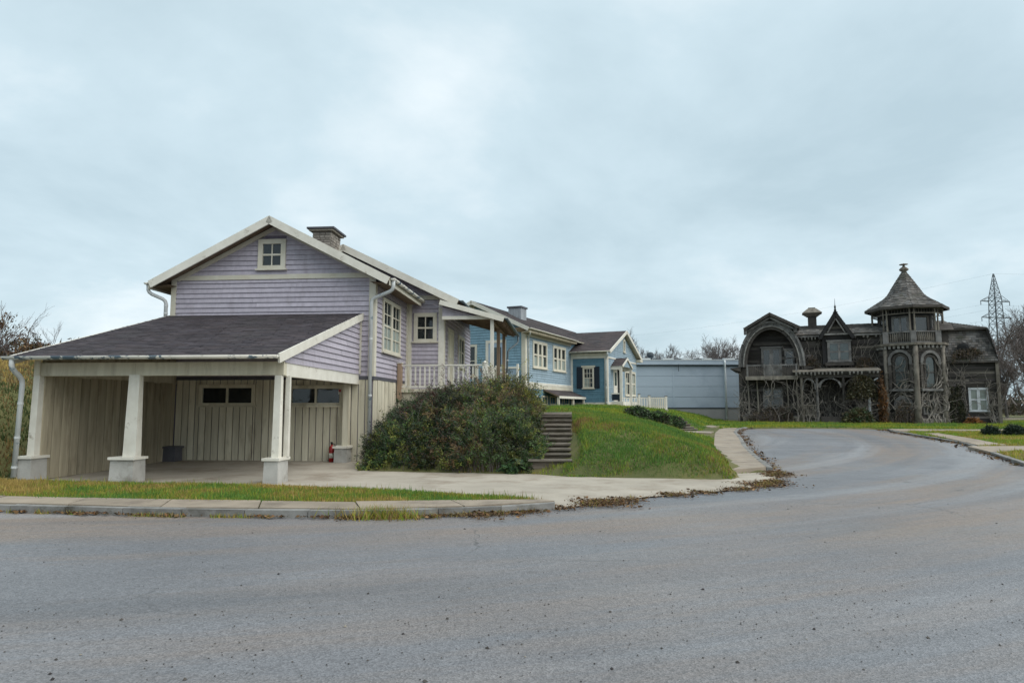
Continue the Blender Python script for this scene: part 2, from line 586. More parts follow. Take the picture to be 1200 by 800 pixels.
# ------------------------------------------------------------------ the lie of the land
ROAD = [(-120, -40), (120, -40), (120, -6), (40, 2.5), (22, 9.5), (15.6, 15.8), (14.2, 19.2), (16.2, 23.6), (18.3, 28.0), (19.5, 32.7), (20.6, 37.2),
        (21.6, 39.6), (21.4, 41.3), (19, 41.9), (16, 41.9), (14.2, 41.5), (13.3, 40.2), (11.7, 35.9), (10.2, 30.5), (8.6, 25.2), (7.5, 21.0), (6.6, 17.6),
        (6.1, 15.9), (5.3, 14.7), (4.5, 13.95), (2.4, 12.75), (.75, 11.35), (.2, 10.98), (-1.5, 10.57), (-2.3, 10.45), (-5.2, 10.65), (-8.15, 11.08), (-16, 12.4), (-40, 17), (-120, 34)]
APRON = [(-11.0, 15.2), (-4.4, 14.2), (-1.5, 13.15), (.0, 12.5), (.62, 12.0), (.75, 11.35), (2.4, 12.75), (4.5, 13.95), (5.3, 14.7), (6.1, 15.9), (6.6, 17.6),
         (5.55, 17.3), (5.25, 16.25), (5.05, 15.95), (3.2, 16.25), (1.3, 16.55), (.6, 17.15), (-3.6, 17.9), (-4.05, 19.2), (-4.2, 20.75), (-10.7, 21.3)]
HILL = [(-4.2, 19.3), (-3.65, 17.75), (.5, 17.05), (1.35, 16.4), (5.05, 15.75), (5.5, 16.3), (6.0, 18.6), (7.0, 23.2), (7.3, 25.5), (7.0, 28.5), (6.9, 31.0), (7.5, 34.0), (8.8, 36.4), (10.6, 39.0), (13.2, 46),
        (16.6, 56), (18.6, 64), (22, 140), (-150, 140), (-150, 22), (-17, 14.3), (-12.2, 15.2), (-11.45, 16.5), (-11.2, 21.6), (-10.4, 21.5), (-4.3, 20.9)]


def poly_sd(X, Y, poly):
    """signed distance, positive inside"""
    X, Y = np.asarray(X, float), np.asarray(Y, float)
    d = np.full(X.shape, 1e9)
    ins = np.zeros(X.shape, bool)
    n = len(poly)
    for i in range(n):
        (x0, y0), (x1, y1) = poly[i], poly[(i + 1) % n]
        ex, ey = x1 - x0, y1 - y0
        t = np.clip(((X - x0) * ex + (Y - y0) * ey) / (ex * ex + ey * ey), 0, 1)
        d = np.minimum(d, np.hypot(X - x0 - t * ex, Y - y0 - t * ey))
        c = ((y0 > Y) != (y1 > Y))
        xi = x0 + (Y - y0) * ex / (ey if abs(ey) > 1e-12 else 1e-12)
        ins ^= (c & (X < xi))
    return np.where(ins, d, -d)


def sstep(a, b, x):
    t = np.clip((x - a) / (b - a), 0, 1)
    return t * t * (3 - 2 * t)


def wob(X, Y, s=1.0, ph=0.0):
    X, Y = X * s, Y * s
    return (np.sin(X * 1.7 + 1.3 * np.sin(Y * 1.1 + ph) + ph) + np.sin(Y * 2.1 + 1.7 * np.sin(X * .8 + 2 + ph)) + .6 * np.sin(X * 3.9 + Y * 3.1 + ph) + .5 * np.sin(-X * 5.3 + Y * 4.7 + 2 * ph)) / 3.1


def base_h(X, Y):
    return .5 * np.clip((np.asarray(Y, float) - 17) / 31, 0, 1)


def hill_h(X, Y):
    X, Y = np.asarray(X, float), np.asarray(Y, float)
    d = np.maximum(poly_sd(X, Y, HILL), 0)
    d2 = np.maximum(d + .35 * wob(X, Y, .45) * sstep(.2, 2, d), 0)
    P = 1.36 + .92 * (1 - sstep(-3.5, 1.0, X)) + 1.1 * (1 - sstep(-16, -11, X)) - .45 * sstep(6, 16, X)
    w = 2.0 + 1.0 * (1 - sstep(-3.5, .5, X))
    h = P * (1 - np.exp(-(d2 / w)))
    # the trodden cut where the timber steps climb rises evenly
    XS = X - .085 * (Y - 17.35)
    cut = sstep(.15, .45, XS) * (1 - sstep(1.5, 1.85, XS)) * (1 - sstep(23, 25, Y))
    h = h * (1 - cut) + np.minimum(np.minimum(.275 * d, P), h) * cut
    far = sstep(60, 130, Y) * .8
    return h * (1 - .3 * far)


def ground_h(X, Y):
    X, Y = np.asarray(X, float), np.asarray(Y, float)
    r = np.maximum(poly_sd(X, Y, ROAD), poly_sd(X, Y, APRON))
    e = sstep(0.0, .32, -r)
    bumps = .025 * wob(X, Y, .9) * sstep(.5, 2, -r)
    z = base_h(X, Y) - .07 + .16 * e + bumps + hill_h(X, Y)
    # right-hand side and far background stay low; land beyond the houses rolls gently
    return z + sstep(120, 420, np.hypot(X, Y)) * 1.5


def gz(x, y):
    return float(ground_h(np.array([x]), np.array([y]))[0])


def lines(a, b, fine, coarse_to, g=1.28):
    c = list(np.arange(a, b + 1e-6, fine))
    s, q = fine, b
    while q < coarse_to[1]:
        s = min(s * g, 160)
        q += s
        c.append(q)
    s, q = fine, a
    while q > coarse_to[0]:
        s = min(s * g, 160)
        q -= s
        c.insert(0, q)
    return np.array(c)


xs = lines(-17, 30, .33, (-1500, 1500))
ys = lines(9.5, 62, .33, (-900, 1900))
GX, GY = np.meshgrid(xs, ys)
GZ = ground_h(GX, GY)
nx, ny = len(xs), len(ys)
idx = np.arange(nx * ny).reshape(ny, nx)
F = np.stack([idx[:-1, :-1], idx[:-1, 1:], idx[1:, 1:], idx[1:, :-1]], -1).reshape(-1, 4)
ground = put('ground', np_mesh('ground', np.stack([GX, GY, GZ], -1).reshape(-1, 3), F, None, M['soil']))
ground.data.polygons.foreach_set('use_smooth', [True] * len(ground.data.polygons))
tag(ground, 'turf covered ground with a grassy mound rising behind the concrete apron', kind='structure')


def densify(poly, step, closed=True):
    o = []
    n = len(poly)
    for i in range(n if closed else n - 1):
        a, b = np.array(poly[i], float), np.array(poly[(i + 1) % n], float)
        k = max(1, int(np.hypot(*(b - a)) / step))
        for j in range(k):
            o.append(tuple(a + (b - a) * j / k))
    if not closed:
        o.append(tuple(poly[-1]))
    return o


def sheet(name, poly, off, step, material, parent=None, box=None):
    """a draped, slightly thick sheet following the base ground height"""
    bd = densify(poly, step)
    x0, x1 = min(p[0] for p in bd), max(p[0] for p in bd)
    y0, y1 = min(p[1] for p in bd), max(p[1] for p in bd)
    if box:
        x0, x1, y0, y1 = max(x0, box[0]), min(x1, box[1]), max(y0, box[2]), min(y1, box[3])
    gx, gy = np.meshgrid(np.arange(x0, x1, step), np.arange(y0, y1, step))
    gx, gy = gx.ravel(), gy.ravel()
    k = poly_sd(gx, gy, poly) > step * .35
    pts = [Vector(p) for p in bd] + [Vector((a, b)) for a, b in zip(gx[k], gy[k])]
    nb = len(bd)
    vs, es, fs, *_ = delaunay_2d_cdt(pts, [(i, (i + 1) % nb) for i in range(nb)], [], 1, 1e-5)
    V = np.array([(v.x, v.y) for v in vs])
    Z = base_h(V[:, 0], V[:, 1]) + off
    Fc = np.array([f for f in fs if len(f) == 3])
    return put(name, np_mesh(name, np.column_stack([V, Z]), Fc, None, material), parent)


road = sheet('road', ROAD, 0.0, 1.2, M['asphalt'], box=(-30, 30, 5, 60))
tag(road, 'grey worn asphalt road curving to the old dark house', kind='structure')
apron = sheet('driveway', APRON, .022, .8, M['concrete'])
tag(apron, 'pale concrete driveway and carport floor beside the road', kind='structure')


# ------------------------------------------------------------------ pavements of separate slabs and kerbstones
def along(path, step):
    """points at equal arc length along a polyline"""
    P = np.array(path, float)
    seg = np.hypot(*np.diff(P, axis=0).T)
    s = np.concatenate([[0], np.cumsum(seg)])
    q = np.arange(0, s[-1], step)
    return np.column_stack([np.interp(q, s, P[:, 0]), np.interp(q, s, P[:, 1])])


def strip_slabs(parent, name, A, B, n, thick, topz, material, gap=.012, jit=.008, skip=()):
    """n slabs between two polylines (road side A, inner side B)"""
    def res(path, m):
        P = np.array(path, float)
        seg = np.hypot(*np.diff(P, axis=0).T)
        s = np.concatenate([[0], np.cumsum(seg)])
        q = np.linspace(0, s[-1], m)
        return np.column_stack([np.interp(q, s, P[:, 0]), np.interp(q, s, P[:, 1])])
    a, b = res(A, n + 1), res(B, n + 1)
    for i in range(n):
        if i in skip:
            continue
        d = (a[i + 1] - a[i])
        g = d / np.hypot(*d) * gap
        c = [a[i] + g, a[i + 1] - g, b[i + 1] - g, b[i] + g]
        dz = [random.uniform(-jit, jit) for _ in range(4)]
        top = [(p[0], p[1], float(base_h(p[0], p[1])) + topz + z) for p, z in zip(c, dz)]
        bot = [(p[0], p[1], z - thick) for p, (_, _, z) in zip(c, top)]
        MB().hexa(bot + top).build(name, material, parent)


KA = [(-40, 16.9), (-16, 12.4), (-8.15, 11.08), (-5.2, 10.65), (-2.3, 10.45), (-1.5, 10.57), (.2, 10.98), (.7, 11.32)]
KB = [(p[0] * 1.0 + .012, p[1] + .14) for p in KA]
kerb = empty('kerb', label='low grey concrete kerb edging the road', cat=None)
tag(kerb, kind='structure')
strip_slabs(kerb, 'kerbstone', KA, KB, 42, .25, .115, M['kerb'], .006, .006)
KC = [(6.75, 17.9), (7.5, 21.0), (8.6, 25.2), (10.2, 30.5), (11.7, 35.9), (13.3, 40.2), (14.2, 41.5)]
strip_slabs(kerb, 'kerbstone', KC, [(p[0] - .15, p[1] + .04) for p in KC], 26, .25, .11, M['kerb'], .006, .01)
KD = [(14.2, 19.2), (16.2, 23.6), (18.3, 28.0), (19.5, 32.7), (20.6, 37.2), (21.6, 39.6)]
strip_slabs(kerb, 'kerbstone', KD, [(p[0] + .15, p[1] - .04) for p in KD], 22, .25, .10, M['kerb'], .006, .012)
walk = empty('sidewalk', label='narrow sidewalk of pale concrete slabs behind the kerb')
tag(walk, kind='structure')
WB = [(p[0] + .06, p[1] + .95) for p in KA[:-2]] + [(.15, 11.75), (.55, 11.7)]
strip_slabs(walk, 'slab', [(p[0], p[1] + .012) for p in KB], WB, 26, .16, .125, M['slab'])
WC = [(5.45, 17.2), (6.2, 20.8), (7.2, 24.6), (8.75, 29.8), (10.2, 34.6), (11.6, 38.5), (12.3, 40.0)]
strip_slabs(walk, 'slab', [(p[0] - .16, p[1] + .04) for p in KC[:-1]], WC, 14, .16, .125, M['slab'])
strip_slabs(walk, 'slab', [(9.9, 34.3), (8.2, 35.6)], [(10.6, 36.1), (9.0, 37.2)], 2, .16, .128, M['slab'])
strip_slabs(walk, 'slab', [(13.4, 41.6), (12.6, 43.6)], [(11.9, 41.2), (11.3, 43.2)], 2, .16, .13, M['slab'])
# right-hand side: cross walk to the kerb, walk along the verge, strip before the old house
strip_slabs(walk, 'slab', [(15.9, 23.0), (19.5, 24.0), (30, 25.4)], [(16.9, 25.6), (19.6, 25.6), (30, 27.2)], 7, .16, .118, M['slab'])
strip_slabs(walk, 'slab', [(17.6, 26.0), (18.9, 29.5), (20.7, 34.6)], [(18.7, 26.0), (19.9, 29.5), (21.4, 34.6)], 5, .16, .122, M['slab'])
strip_slabs(walk, 'slab', [(20.6, 36.6), (25, 36.9), (40, 37.4)], [(21.5, 39.4), (25, 38.6), (40, 38.9)], 9, .16, .12, M['slab'])


# ------------------------------------------------------------------ building kit
class Wall:
    """a wall plane: origin (x,y), direction along it, outward normal (both 2D)"""
    def __init__(s, o, u, n):
        s.o, s.u, s.n = Vector(o), Vector(u).normalized(), Vector(n).normalized()

    def p(s, u, z, n=0.0):
        return (s.o.x + s.u.x * u + s.n.x * n, s.o.y + s.u.y * u + s.n.y * n, z)

    def box(s, mb, u0, u1, z0, z1, n0, n1):
        return mb.hexa([s.p(u0, z0, n1), s.p(u1, z0, n1), s.p(u1, z0, n0), s.p(u0, z0, n0), s.p(u0, z1, n1), s.p(u1, z1, n1), s.p(u1, z1, n0), s.p(u0, z1, n0)])

    def part(s, name, mat_, parent, u0, u1, z0, z1, n0, n1, label=None):
        return s.box(MB(), u0, u1, z0, z1, n0, n1).build(name, mat_, parent, label=label)


def clapboard(w, parent, z0, z1, span, openings, pitch, mat_, thick=.044, base=0.0, name='siding_board'):
    """lapped boards; span(z)->(u0,u1); openings (u0,u1,z0,z1). Each board is its own object."""
    z = z0
    while z < z1 - .02:
        zt = min(z + pitch, z1)
        a0, a1 = span(z)
        b0, b1 = span(zt)
        cuts = sorted((o[0], o[1]) for o in openings if o[2] < zt - .02 and o[3] > z + .02)
        segs, l = [], None
        edges = [None] + cuts + [None]
        for i in range(len(edges) - 1):
            le = edges[i][1] if edges[i] else None
            re = edges[i + 1][0] if edges[i + 1] else None
            lb, lt = (a0, b0) if le is None else (le, le)
            rb, rt = (a1, b1) if re is None else (re, re)
            if rb - lb > .05 or rt - lt > .05:
                lt = min(lt, rt)
                segs.append((lb, rb, lt, rt))
        for lb, rb, lt, rt in segs:
            pieces = [(lb, rb, lt, rt)]
            if rb - lb > 3.2:                       # long runs are made of two boards butted together
                j = lb + (rb - lb) * random.uniform(.3, .7)
                if lt < j < rt:
                    pieces = [(lb, j - .003, lt, j - .003), (j + .003, rb, j + .003, rt)]
            for p0, p1, q0, q1 in pieces:
                t = thick + random.uniform(-.003, .004)
                sag = random.uniform(-.004, .004)
                MB().hexa([w.p(p0, z - .012 + sag, base + t), w.p(p1, z - .012 - sag, base + t), w.p(p1, z - .012 - sag, base), w.p(p0, z - .012 + sag, base),
                           w.p(q0, zt, base + .007), w.p(q1, zt, base + .007), w.p(q1, zt, base), w.p(q0, zt, base)]).build(name, mat_, parent)
        z = zt


def planks(w, parent, u0, u1, z0, z1, openings, width, mat_, thick=.028, name='plank', ztop=None):
    u = u0
    while u < u1 - .03:
        ue = min(u + width * random.uniform(.94, 1.06), u1)
        for o in openings:
            for e_ in (o[0], o[1]):
                if u + .03 < e_ < ue - .03:
                    ue = e_
        zt0 = ztop(u) if ztop else z1
        zt1 = ztop(ue) if ztop else z1
        t = thick + random.uniform(-.012, .012)
        spans = [(z0, None)]
        for o in openings:
            if o[0] < ue - .02 and o[1] > u + .02:
                spans = [(z0, o[2]), (o[3], None)]
        for a, b in spans:
            ta, tb = (zt0, zt1) if b is None else (b, b)
            g = .013
            MB().hexa([w.p(u + g, a, t), w.p(ue - g, a, t), w.p(ue - g, a, 0), w.p(u + g, a, 0), w.p(u + g, ta, t), w.p(ue - g, tb, t), w.p(ue - g, tb, 0), w.p(u + g, ta, 0)]).build(name, mat_, parent)
        u = ue


def window(w, parent, u0, u1, z0, z1, casing=.11, cols=2, rows=2, sashes=1, trim=None, proud=.075, sill=True, curtain=0.0, glass=None, head=False, bars=.022, mull=.05):
    """casing + mullions as the window, with sill, glazing bars, single panes and a dark room behind as its pieces"""
    trim = trim or M['cream']
    glass = glass or M['glass']
    f = MB()
    w.box(f, u0, u0 + casing, z0, z1, -.02, proud)
    w.box(f, u1 - casing, u1, z0, z1, -.02, proud)
    w.box(f, u0 + casing, u1 - casing, z1 - casing, z1, -.02, proud)
    w.box(f, u0 + casing, u1 - casing, z0, z0 + casing * .7, -.02, proud)
    a0, a1, c0, c1 = u0 + casing, u1 - casing, z0 + casing * .7, z1 - casing
    sw = (a1 - a0) / sashes
    for i in range(1, sashes):
        w.box(f, a0 + sw * i - mull, a0 + sw * i + mull, c0, c1, -.02, proud - .01)
    fr = f.build('window', trim, parent)
    if sill:
        w.part('sill', trim, fr, u0 - .05, u1 + .05, z0 - .05, z0, -.02, proud + .05)
    if head:
        w.part('head_trim', trim, fr, u0 - .08, u1 + .08, z1, z1 + .1, -.02, proud + .04)
    w.part('dark_room', M['interior'], fr, a0, a1, c0, c1, -.006, .002)
    bm = MB()
    for i in range(sashes):
        s0, s1 = a0 + sw * i + (mull if i else 0), a0 + sw * (i + 1) - (mull if i < sashes - 1 else 0)
        for k in range(1, cols):
            x = s0 + (s1 - s0) * k / cols
            w.box(bm, x - bars / 2, x + bars / 2, c0, c1, .022, .05)
        for k in range(1, rows):
            z = c0 + (c1 - c0) * k / rows
            tt = bars * (1.7 if (rows % 2 == 0 and k == rows // 2) else 1)
            w.box(bm, s0, s1, z - tt / 2, z + tt / 2, .021, .052)
        for k in range(cols):
            for l in range(rows):
                x0, x1 = s0 + (s1 - s0) * k / cols, s0 + (s1 - s0) * (k + 1) / cols
                y0, y1 = c0 + (c1 - c0) * l / rows, c0 + (c1 - c0) * (l + 1) / rows
                MB().add([w.p(x0, y0, random.uniform(.03, .034)), w.p(x1, y0, .031), w.p(x1, y1, random.uniform(.03, .034)), w.p(x0, y1, .031)], [(0, 1, 2, 3)]).build('pane', glass, fr)
        if curtain > 0:
            lim = c0 + (c1 - c0) * random.uniform(curtain * .8, min(1, curtain * 1.15))
            cm = MB()
            k = 10
            x0, x1 = s0, s0 + (s1 - s0) * (1.0 if random.random() < .6 else .55)
            for q in range(k):
                xa, xb = x0 + (x1 - x0) * q / k, x0 + (x1 - x0) * (q + 1) / k
                na, nb = .008 + .01 * (q % 2), .008 + .01 * ((q + 1) % 2)
                cm.add([w.p(xa, c0, na), w.p(xb, c0, nb), w.p(xb, lim, nb), w.p(xa, lim, na)], [(0, 1, 2, 3)])
            cm.build('curtain', M['curtain'], fr)
    if bm.v:
        bm.build('glazing_bars', trim, fr)
    return fr


def shingles(parent, o, e, s, le, ls, mat_, expo=.16, tab=.3, keep=None, name='shingles', lift=.012, var=.22, skew=0.0):
    """courses of overlapping tabs on a roof plane; o eave corner, e unit along eave, s unit up slope"""
    o, e, s = Vector(o), Vector(e).normalized(), Vector(s).normalized()
    nrm = e.cross(s).normalized()
    if nrm.z < 0:
        nrm = -nrm
    mb = MB()
    mb.cur = (.6, .6, .6)
    if keep is None:
        mb.add([o + nrm * .001, o + e * le + nrm * .001, o + e * le + s * ls + nrm * .001, o + s * ls + nrm * .001], [(0, 1, 2, 3)])
    k, q = 0, 0.0
    while q < ls - .01:
        q1 = min(q + expo, ls)
        x = -(k % 2) * tab * .5 - (k % 3) * .04
        while x < le:
            x0, x1 = max(x, 0), min(x + tab * random.uniform(.92, 1.08), le)
            if x1 - x0 > .02:
                lo0 = lo1 = None
                ok = True
                if keep:
                    r = keep(q + .5 * (q1 - q))
                    x0, x1 = max(x0, r[0]), min(x1, r[1])
                    ok = x1 - x0 > .02
                if ok:
                    b = 1 + random.uniform(-var, var)
                    w_ = random.uniform(-.04, .04)
                    mb.cur = (b * (1 + w_), b, b * (1 - w_))
                    l = lift * random.uniform(.7, 1.4)
                    dq = random.uniform(-.008, .008)
                    A = o + e * (x0 + .003) + s * (q + dq)
                    B = o + e * (x1 - .003) + s * (q + dq)
                    C = o + e * (x1 - .003) + s * (q1 + .02)
                    D = o + e * (x0 + .003) + s * (q1 + .02)
                    mb.add([A, B, A + nrm * l, B + nrm * l, C + nrm * .002, D + nrm * .002], [(0, 1, 3, 2), (2, 3, 4, 5)])
            x += tab
        q = q1
        k += 1
    return mb.build(name, mat_, parent, kind='stuff')


def slope_slab(parent, eave0, eave1, ridge1, ridge0, thick, mat_, name='roof_slope'):
    a = [Vector(q) for q in (eave0, eave1, ridge1, ridge0)]
    n = (a[1] - a[0]).cross(a[3] - a[0]).normalized()
    if n.z < 0:
        n = -n
    dn = -n * thick
    return MB().hexa([q + dn for q in a] + a).build(name, mat_, parent)


def beam(name, a, b, wd, ht, mat_, parent, up=(0, 0, 1)):
    """rectangular bar from a to b (centre line of its top edge)"""
    a, b = Vector(a), Vector(b)
    d = (b - a).normalized()
    s = d.cross(Vector(up)).normalized() * wd / 2
    u = s.cross(d).normalized() * ht
    if u.z < 0:
        u = -u
    return MB().hexa([a - s - u, b - s - u, b + s - u, a + s - u, a - s, b - s, b + s, a + s]).build(name, mat_, parent)


# ================================================================== lilac house with carport
lav = empty('lilac_house', (-4.176, 20.5, 0), R(-4.98), 'lilac clapboard house with open carport, cream trim and white porch railing', 'house')
A_R, A_Z, A_E, A_EZ = -3.15, 7.42, .62, 5.47          # front gable: ridge x, ridge z, eave x, eave z
sA = (A_Z - A_EZ) / (A_E - A_R)
wf = Wall((0, 0), (1, 0), (0, -1))                    # gable front, u = local x
ws = Wall((0, 0), (0, 1), (1, 0))                     # its right side, u = local y
wb = Wall((0, 4.1), (1, 0), (0, -1))                  # front of the set-back wing
wp = Wall((1.35, 4.1), (0, 1), (1, 0))                # porch wall of the wing
core = MB()
core.prism([(-6.42, .012, -.3), (-.012, .012, -.3), (-.012, .012, 5.62), (A_R, .012, A_Z - .2), (-6.42, .012, 5.62)], (0, 5, 0))
core.build('wall', M['lilac_dark'], lav)
core = MB()
core.prism([(-5.8, 4.112, 1.0), (1.338, 4.112, 1.0), (1.338, 4.112, 5.58), (-2.25, 4.112, 7.3), (-5.8, 4.112, 5.58)], (0, 6.4, 0))
core.build('wall', M['lilac_dark'], lav)

gw = (-3.69, -2.81, 5.92, 6.85)                       # attic window
gspan = lambda z: (max(-6.3, A_R - (A_Z - .22 - z) / sA), min(-.15, A_R + (A_Z - .22 - z) / sA))
clapboard(wf, lav, 2.62, 5.6, lambda z: (-6.3, -.15), [], .152, M['lilac'])
clapboard(wf, lav, 5.755, 7.2, gspan, [gw], .152, M['lilac'])
wf.part('trim_band', M['cream'], lav, -6.3, -.15, 5.6, 5.75, 0, .045)
wf.part('corner_board', M['cream'], lav, -6.46, -6.3, 4.3, 5.75, 0, .05)
wf.part('corner_board', M['cream'], lav, -.15, .05, 2.6, 5.75, -.0, .05)
ws.part('corner_board', M['cream'], lav, 0, .15, 2.6, 5.45, .002, .052)
window(wf, lav, *gw, casing=.15, cols=2, rows=2, bars=.035)
sw_ = (.78, 2.98, 3.42, 5.14)
clapboard(ws, lav, 2.62, 5.45, lambda z: (.15, 3.98), [sw_], .152, M['lilac'])
window(ws, lav, *sw_, casing=.13, cols=2, rows=4, sashes=2, bars=.03, mull=.11, curtain=.5)
ws.part('corner_board', M['cream'], lav, 3.93, 4.08, 2.3, 5.5, 0, .07)
wb.part('corner_board', M['cream'], lav, .075, .2, 2.3, 5.5, 0, .07)
MB().box(-6.3, .05, -.04, 0, 2.5, 2.6).build('drip_board', M['slate'], lav)
MB().box(.0, .04, 0, 3.9, 2.5, 2.6).build('drip_board', M['slate'], lav)
# wing front
bw = (.28, 1.12, 4.03, 5.07)
clapboard(wb, lav, 2.35, 5.56, lambda z: (.2, 1.18), [bw], .152, M['lilac'])
bspan = lambda z: (.2 if z < 5.7 else -1.5, min(1.18, -2.25 + (7.55 - .25 - z) / .487))
clapboard(wb, lav, 5.72, 6.9, lambda z: (max(-1.6, -6), min(1.2, -2.25 + (7.3 - z) / .487)), [], .152, M['lilac'])
wb.part('trim_band', M['cream'], lav, .0, 1.35, 5.56, 5.715, 0, .045)
window(wb, lav, *bw, casing=.14, cols=2, rows=2, bars=.035)
wb.part('corner_board', M['white'], lav, 1.18, 1.38, 2.3, 5.715, 0, .05)
wp.part('corner_board', M['cream'], lav, 0, .15, 2.3, 5.2, .002, .05)
dr = (.75, 1.95, 2.32, 4.62)
pw = (3.0, 4.5, 3.3, 4.6)
clapboard(wp, lav, 2.35, 5.2, lambda z: (.15, 6.4), [dr, pw], .152, M['lilac'])
door = wp.part('door', M['cream'], lav, dr[0] + .12, dr[1] - .12, dr[2], dr[3] - .12, -.01, .03)
for a in (0, 1):
    wp.part('door_panel', M['plank'], door, dr[0] + .22, dr[1] - .22, 2.5 + a * 1.05, 3.4 + a * 1.0, .03, .042)
MB().lathe([(.0, -.02), (.035, -.01), (.035, .02), (0, .03)], wp.p(dr[1] - .2, 3.3, .07), 8).build('handle', M['darkpipe'], door)
for a, b in ((dr[0], dr[0] + .12), (dr[1] - .12, dr[1])):
    wp.part('door_casing', M['cream'], lav, a, b, dr[2], dr[3], -.01, .06)
wp.part('door_casing', M['cream'], lav, dr[0] + .12, dr[1] - .12, dr[3] - .12, dr[3], -.01, .06)
window(wp, lav, *pw, casing=.13, cols=1, rows=2, sashes=2, curtain=.7)

# --- roofs of gable and wing
for sgn, ex in ((1, A_E), (-1, 2 * A_R - A_E)):
    slope_slab(lav, (ex, -.5, A_EZ), (ex, 4.3, A_EZ), (A_R, 4.3, A_Z), (A_R, -.5, A_Z), .09, M['brownwood'])
    ls = math.hypot(A_E - A_R, A_Z - A_EZ)
    shingles(lav, (ex, -.5, A_EZ + .004), (0, 1, 0), (A_R - ex, 0, A_Z - A_EZ), 4.8, ls, M['shingle'])
    beam('barge_board', (ex, -.53, A_EZ + .035), (A_R - sgn * .0, -.53, A_Z + .035), .05, .23, M['white'], lav, up=(0, 0, 1))
    beam('frieze_board', (ex - sgn * .62, -.02, A_EZ + .32 - .11), (A_R, -.02, A_Z - .13), .07, .13, M['cream'], lav)
    MB().gutter((ex + sgn * .075, -.52, A_EZ - .0), (ex + sgn * .075, 3.75 if sgn > 0 else 4.2, A_EZ - .02), .07).build('gutter', M['gut'], lav, True)
    MB().hexa([(ex - sgn * .04, -.5, A_EZ - .2), (ex - sgn * .04, 3.7, A_EZ - .2), (ex, 3.7, A_EZ - .2), (ex, -.5, A_EZ - .2), (ex - sgn * .04, -.5, A_EZ - .03), (ex - sgn * .04, 3.7, A_EZ - .03), (ex, 3.7, A_EZ - .03), (ex, -.5, A_EZ - .03)]).build('fascia', M['cream'], lav)
    MB().add([(ex - sgn * .02, -.48, A_EZ - .15), (ex - sgn * .02, 4.0, A_EZ - .15), (ex - sgn * .64, 4.0, A_EZ - .06), (ex - sgn * .64, -.48, A_EZ - .06)], [(0, 1, 2, 3)]).build('soffit', M['brownwood'], lav)
BR, BZ, BE, BEZ = -2.25, 7.52, 2.0, 5.44
for sgn, ex in ((1, BE), (-1, 2 * BR - BE)):
    slope_slab(lav, (ex, 3.6, BEZ), (ex, 10.8, BEZ), (BR, 10.8, BZ), (BR, 3.6, BZ), .09, M['brownwood'])
    shingles(lav, (ex, 3.6, BEZ + .004), (0, 1, 0), (BR - ex, 0, BZ - BEZ), 7.2, math.hypot(BE - BR, BZ - BEZ), M['shingle'])
    beam('barge_board', (ex, 3.57, BEZ + .03), (BR, 3.57, BZ + .03), .05, .24, M['white'], lav)
MB().gutter((BE + .075, 3.58, BEZ), (BE + .075, 10.7, BEZ - .03), .07).build('gutter', M['darkpipe'], lav, True)
# --- stone chimney
ch = empty('chimney')
ch.parent = lav
cx0, cx1, cy0, cy1 = -3.08, -2.42, 2.75, 3.75
MB().box(cx0 + .02, cx1 - .02, cy0 + .02, cy1 - .02, 6.4, 7.84).build('mortar_core', M['mortar'], ch)
for face in range(4):
    z = 6.5
    while z < 7.8:
        h = random.uniform(.07, .11)
        a0, a1 = (cx0, cx1) if face in (0, 2) else (cy0, cy1)
        u = a0
        while u < a1 - .03:
            l = min(random.uniform(.14, .3), a1 - u)
            g, t = .008, random.uniform(.0, .022)
            if face == 0:
                bx = (u + g, u + l - g, cy0 - t, cy0 + .04)
            elif face == 1:
                bx = (cx1 - .04, cx1 + t, u + g, u + l - g)
            elif face == 2:
                bx = (u + g, u + l - g, cy1 - .04, cy1 + t)
            else:
                bx = (cx0 - t, cx0 + .04, u + g, u + l - g)
            if face in (0, 1):
                MB().box(*bx, z + g, min(z + h, 7.82) - g).build('stone', M['stone'], ch)
            u += l
        z += h
MB().box(cx0 - .1, cx1 + .1, cy0 - .1, cy1 + .1, 7.825, 7.885).build('cap_lower', M['concrete'], ch)
MB().box(cx0 - .16, cx1 + .16, cy0 - .16, cy1 + .16, 7.887, 7.95).build('cap_slab', M['slate'], ch)
# --- downspouts
def pipe(name, pts, r, m, parent):
    P = [Vector(q) for q in pts]
    sm = [P[0]]
    for i in range(1, len(P) - 1):
        for t in (.12, .5, .88):
            a = P[i] + (P[i - 1] - P[i]).normalized() * min(.14, (P[i - 1] - P[i]).length * .45)
            c = P[i] + (P[i + 1] - P[i]).normalized() * min(.14, (P[i + 1] - P[i]).length * .45)
            sm.append(a * (1 - t) ** 2 + P[i] * 2 * t * (1 - t) + c * t * t)
    sm.append(P[-1])
    mb = MB()
    mb.tube(sm, r, 10)
    o = mb.build(name, m, parent, True)
    L0, L1 = P[-2], P[-1]
    for k in (.25, .6, .9):
        q = L0.lerp(L1, k)
        d = (L1 - L0).normalized()
        MB().tube([q - d * .025, q + d * .025], r + .008, 10).build('pipe_clip', M['pipe'], o)
    return o


pipe('downspout', [(A_E + .07, -.42, A_EZ - .06), (A_E + .07, -.4, A_EZ - .33), (-.05, -.13, A_EZ - .55), (-.05, -.13, .1)], .055, M['pipe'], lav)
pipe('downspout', [(2 * A_R - A_E - .06, -.42, A_EZ - .05), (2 * A_R - A_E - .06, -.4, A_EZ - .3), (-6.56, -.12, A_EZ - .5), (-6.56, -.12, 4.3)], .055, M['pipe'], lav)

